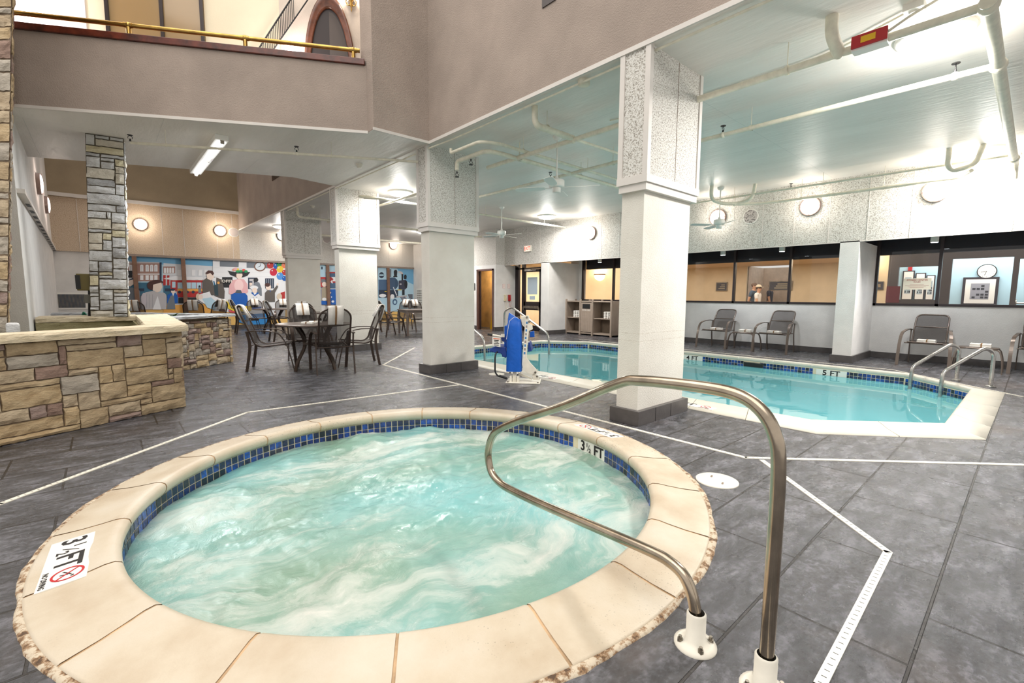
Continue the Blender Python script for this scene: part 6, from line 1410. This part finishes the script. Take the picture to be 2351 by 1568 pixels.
# ================================================================ PEOPLE IN THE CORRIDOR
def person(x, y, h, face, shirt, trousers, hair, cap, label, phase=1, skin=(214, 168, 140)):
    t = thing('person', label, 'person', (x, y, 0)); k = h/1.75; rz = Matrix.Rotation(face, 4, 'Z')
    def skinned(nm, V_, E_, Rr, mt, sub=2):
        me = bpy.data.meshes.new(nm); me.from_pydata([(rz@V(v))*k for v in V_], E_, []); o = bpy.data.objects.new(nm, me); COL.objects.link(o); o.parent = t
        o.modifiers.new('skin', 'SKIN'); sv = me.skin_vertices
        if not sv:
            import bmesh; bm = bmesh.new(); bm.from_mesh(me); bm.verts.layers.skin.verify(); bm.to_mesh(me); bm.free(); sv = me.skin_vertices
        for i, r in enumerate(Rr):
            r = r if isinstance(r, tuple) else (r, r); sv[0].data[i].radius = (r[0]*k, r[1]*k); sv[0].data[i].use_root = (i == 0)
        s_ = o.modifiers.new('sub', 'SUBSURF'); s_.levels = s_.render_levels = sub; o.modifiers['skin'].use_smooth_shade = True; me.materials.append(mt); return o
    # local: faces +x, z up, y is the person's left
    VV = [(0, 0, .95), (0, 0, 1.12), (.01, 0, 1.30), (.0, 0, 1.42), (.015, 0, 1.50), (.03, 0, 1.56), (.035, 0, 1.64), (.03, 0, 1.70)]; EE = [(i, i+1) for i in range(7)]
    RR = [(.13, .10), (.12, .09), (.14, .10), (.09, .07), .052, .068, .088, .06]
    for s in (-1, 1):
        b = len(VV); a = s*phase*.16
        VV += [(0, s*.09, .90), (.10*s*phase+.04, s*.10, .50), (.16*s*phase-.02, s*.10, .09), (.16*s*phase+.14, s*.11, .04)]; EE += [(0, b), (b, b+1), (b+1, b+2), (b+2, b+3)]; RR += [.085, .055, .04, .035]
        b = len(VV); VV += [(0, s*.18, 1.40), (-.06*s*phase, s*.22, 1.14), (.02-.10*s*phase, s*.22, .92), (.04-.12*s*phase, s*.21, .85)]; EE += [(3, b), (b, b+1), (b+1, b+2), (b+2, b+3)]; RR += [.055, .042, .03, (.034, .018)]
        hb = b+3
        for f in range(5):
            c = len(VV); dx = (-.03+.02*f) if f < 4 else .05; L = (.055, .07, .075, .065)[f] if f < 4 else .03
            bx = VV[hb][0]; VV += [(bx+dx, s*.208, .84-(L*.5)), (bx+dx*1.05+.01, s*.20, .84-L)]; EE += [(hb, c), (c, c+1)]; RR += [.0095, .008]
    skinned('body', VV, EE, RR, Mt('skin_tone', skin, .6).m)
    sv_ = [(0, 0, .93), (0, 0, 1.12), (.01, 0, 1.30), (.0, 0, 1.43)]; se = [(0, 1), (1, 2), (2, 3)]; sr = [(.15, .12), (.135, .105), (.155, .118), (.10, .085)]
    for s in (-1, 1): b = len(sv_); sv_ += [(0, s*.185, 1.40), (-.04*s*phase, s*.215, 1.22)]; se += [(3, b), (b, b+1)]; sr += [.068, .062]
    skinned('shirt', sv_, se, sr, Mt('shirt_cloth', shirt, .9).m)
    tv = [(0, 0, .97)]; te = []; tr_ = [(.14, .11)]
    for s in (-1, 1): b = len(tv); tv += [(0, s*.09, .88), (.10*s*phase+.04, s*.10, .50), (.16*s*phase-.02, s*.10, .12)]; te += [(0, b), (b, b+1), (b+1, b+2)]; tr_ += [.10, .07, .06]
    skinned('trousers', tv, te, tr_, Mt('trouser_cloth', trousers, .9).m)
    def loc(p): return rz@(V(p)*k)+V((x, y, 0))
    def hb_(nm, c, r, sc, mt): m = MB(); m.ball((0, 0, 0), r*k, 18, 0, sc); m.v = [rz.to_3x3()@v+loc(c) for v in m.v]; return m.build(nm, mt, t)
    hb_('hair', (.012, 0, 1.675), .098, (1.05, .95, .92), Mt('hair_strands', hair, .8).m); hb_('nose', (.135, 0, 1.632), .014, (1.1, .8, 1.2), Mt('nose_skin', skin, .6).m)
    for s in (-1, 1): hb_('ear', (.03, s*.088, 1.63), .02, (.8, .5, 1.3), Mt('ear_skin', skin, .6).m); hb_('eye', (.115, s*.035, 1.655), .008, (1, 1, 1), MAT['ink'])
    hb_('mouth', (.118, 0, 1.592), .012, (.7, 1.6, .4), Mt('lips', (176, 104, 96), .5).m)
    if cap:
        m = MB(); m.lathe((0, 0, 0), [(.104, 0), (.102, .03), (.085, .07), (.05, .095), (.001, .105)], 24); m.v = [rz.to_3x3()@(v*k)+loc((.015, 0, 1.69)) for v in m.v]; c = m.build('cap', Mt('cap_cloth', cap, .9).m, t)
        m = MB(); m.add([rz.to_3x3()@(V(p)*k)+loc((.015, 0, 1.69)) for p in ((.08, -.075, .004), (.15, -.06, -.006), (.185, 0, -.01), (.15, .06, -.006), (.08, .075, .004), (.08, -.075, .012), (.15, -.06, .002), (.185, 0, -.002), (.15, .06, .002), (.08, .075, .012))], [(0, 4, 3, 2, 1), (5, 6, 7, 8, 9), (0, 1, 6, 5), (1, 2, 7, 6), (2, 3, 8, 7), (3, 4, 9, 8)]); m.build('cap_brim', Mt('brim_cloth', cap, .9).m, c)
    return t
v = onX(1741, 660, 16.8); person(v.x, v.y, 1.56, -PI/2, (240, 238, 234), (70, 72, 84), (74, 54, 42), (228, 216, 192), 'person in a white t-shirt and pale cap walking behind the window glass')
v = onX(1731, 650, 17.2); person(v.x, v.y, 1.66, -PI/2, (86, 104, 124), (50, 52, 60), (120, 100, 88), None, 'person in a blue-grey t-shirt walking behind the one in the cap', -1)
v = onX(1769, 650, 19.0); person(v.x, v.y, 1.68, -PI/2, (74, 78, 92), (40, 42, 50), (196, 176, 160), None, 'person in dark clothes half hidden by the corridor wall edge', 1)

# ================================================================ UPSTAIRS
cap_o = V((A0.x, A0.y, 0))
MB_ = MB().obox(cap_o-pn*.035+V((0, 0, 4.172)), pdir*(PL-.02), pn*.22, V((0, 0, .075))); o = MB_.build('parapet_cap', 'cherry', bevel=.006); tag(o, 'dark cherry wood cap along the top of the taupe balcony parapet', 'parapet cap')
t = thing('brass_railing', 'polished brass railing on short posts along the balcony', 'railing', tuple(cap_o+V((0, 0, 4.247))))
ra = cap_o+pn*.05
def along(px, py): p = onP(px, py, ra[:2], pn); return (p-ra).dot(pdir)
e1_ = along(826, 116)
MB().tube([ra+pdir*.05+V((0, 0, 4.375)), ra+pdir*e1_+V((0, 0, 4.375))], .026, 16).build('rail_tube', 'brass', t)
for px, py in ((20, 40), (295, 62), (563, 92), (811, 118)):
    q = ra+pdir*along(px, py); po = MB().cyl(q+V((0, 0, 4.247)), q+V((0, 0, 4.37)), .026, seg=16).build('post', 'brass', t)
    MB().ball(q+V((0, 0, 4.375)), .036, 16).cyl(q+V((0, 0, 4.375))-pdir*.045, q+V((0, 0, 4.375))+pdir*.045, .031, seg=16).build('post_collar', 'brass', po)
# arch
sL, zL = bs(699, 118); sR, zR = bs(817, 118); sc_ = (sL+sR)/2; rx = (sL-sR)/2; zc = 4.75; _, zt = bs(757, -8); ry = zt-zc
t = thing('arched_doorway', 'dark arched doorway with polished wood surround on the upper level', 'doorway', tuple(bp(sc_, zc)))
def arc(fx_, fz, off, n=28): return [bp(sc_+rx*fx_*math.cos(a), zc+ry*fz*math.sin(a), off) for a in [PI*i/n for i in range(n+1)]]
m = MB(); rings = [arc(1.0, 1.0, .015), arc(1.0, 1.0, .06), arc(.94, .95, .075), arc(.90, .93, .055), arc(.80, .86, .06), arc(.76, .84, .045), arc(.76, .84, .015)]; nn = len(rings[0])
vs = [p for r in rings for p in r]; m.add(vs, [(i*nn+k, (i+1)*nn+k, (i+1)*nn+k+1, i*nn+k+1) for i in range(len(rings)-1) for k in range(nn-1)], 0, True)
for s in (-1, 1): m.obox(bp(sc_+s*rx*.88-(rx*.12), 3.6, .06), BD*rx*.24, BN*.05, V((0, 0, zc-3.6)))
m.build('surround', 'arch_wood', t)
inner = arc(.77, .845, .018); m = MB(); m.add(inner+[bp(sc_-rx*.77, 3.6, .018), bp(sc_+rx*.77, 3.6, .018)], [list(range(len(inner)+2))]); m.build('opening_panel', plain('painted_hall_gloom', (26, 8, 8), .5), t)  # flat dark panel: cherry tone and the hall's gloom painted as colour
inner = [bp(sc_-rx*.12-rx*.6*(1-math.cos(a))*.5+.0, 0) for a in (0,)]
gg = [bp(sc_+rx*(-.76*math.cos(a)) if False else sc_-rx*.74*math.cos(a), zc+ry*.80*math.sin(a), .021) for a in [PI/2*i/10 for i in range(11)]]
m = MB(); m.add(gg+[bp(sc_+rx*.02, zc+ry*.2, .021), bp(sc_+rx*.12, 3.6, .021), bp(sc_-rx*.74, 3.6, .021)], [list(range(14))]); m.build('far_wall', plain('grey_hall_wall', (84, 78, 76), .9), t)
# ornate stair railing
t = thing('stair_railing', 'black wrought iron stair railing rising steeply on the upper level', 'railing', tuple(bp(*bs(610, 114))))
def sp2(px, py, off=.10): return onP(px, py, (BP-BN*off)[:2], BN)
a0, a1, b0, b1 = sp2(594, 112), sp2(673, -10), sp2(625, 118), sp2(713, -10)
top = MB().tube([a0, a1], .012, 8).build('top_rail', 'black', t); MB().tube([b0, b1], .010, 8).build('bottom_rail', 'black', t)
for k in range(22):
    u = k/21; a = a0.lerp(a1, u); b = b0.lerp(b1, u); q = b.lerp(a, 0); q2 = V((a.x, a.y, a.z)); d = (b1-b0).normalized(); uu = ((a.to_2d()-b0.to_2d()).length/(b1.to_2d()-b0.to_2d()).length)
    zb_ = b0.z+(b1.z-b0.z)*(uu if (a.to_2d()-b0.to_2d()).dot(b1.to_2d()-b0.to_2d()) > 0 else -uu)
    MB().tube([a, V((a.x, a.y, zb_))], .005, 6).build('baluster', 'black', t)
def globe(px, py, r, lb, pw=14, off=.16):
    p = sp2(px, py, off); t = thing('globe_light', lb, 'wall light', tuple(p), 'globe lights upstairs'); MB().ball(p, r, 18).build('globe', glow('lit_globe', (255, 236, 236), 5), t)
    MB().cyl(p+BN*r*.8, p+BN*(off-.01), .02, seg=10).build('bracket', 'brass', t); l = bpy.data.lights.new('lamp', 'POINT'); l.energy = pw; l.color = (1, .86, .8); l.shadow_soft_size = r; o = bpy.data.objects.new('lamp', l); COL.objects.link(o); o.parent = t; o.location = -BN*(r+.08)
globe(69, 46, .13, 'glowing globe light at the far left above the brass rail'); globe(671, 112, .115, 'glowing globe light between the stair railing and the arch'); globe(112, 26, .09, 'small glowing ball made for a reflection, right of the leftmost globe', 6, .14)  # third globe: a bright reflection built as a glowing ball with added lamp
p = sp2(806, 4, .07); t = thing('gilt_sconce', 'gilded ornate sconce tip right of the arched doorway top', 'sconce', tuple(p))
MB().lathe(p, [(.001, -.16), (.012, -.12), (.008, -.09), (.028, -.05), (.018, -.01), (.05, .04), (.05, .08), (.001, .08)], 16).build('stem', 'brass', t)
for s in (-1, 1): MB().tube(catmull([p+V((0, 0, -.04)), p+BD*s*.05+V((0, 0, -.06)), p+BD*s*.08+V((0, 0, 0)), p+BD*s*.05+V((0, 0, .04))]), .007, 8).build('scroll', 'brass', t)
l = bpy.data.lights.new('lamp', 'POINT'); l.energy = 12; l.color = (1, .84, .66); l.shadow_soft_size = .05; o = bpy.data.objects.new('lamp', l); COL.objects.link(o); o.parent = t; o.location = -BN*.1+V((0, 0, .2))
s_a, _ = bs(4, 30); s_b, _ = bs(34, 30)
struct(MB().obox(bp(s_b, 3.6, .10), BD*(s_a-s_b+.5), BN*.10, V((0, 0, 4))).build('trim_20', plain('black_lacquer', (18, 10, 10), .25)))
s_c, _ = bs(198, 30); s_d, _ = bs(110, 30)
struct(MB().obox(bp(s_c, 3.6, .02), BD*(s_d-s_c+1.0), BN*.02, V((0, 0, 4))).build('wall_upper_left', mottled('upper_white_stucco', (222, 214, 218), .03, 2, .8, 70, .003)))
for i, (y0, y1, z0_) in enumerate(((3.43, 3.62, 4.15), (12.75, 13.8, 4.20))):
    struct(MB().box((XB-.012, y0, z0_), (XB-.002, y1, z0_+(1.6 if i == 0 else .5))).build('window_2%d' % i, plain('dark_window_%d' % i, (52, 40, 38), .3)))
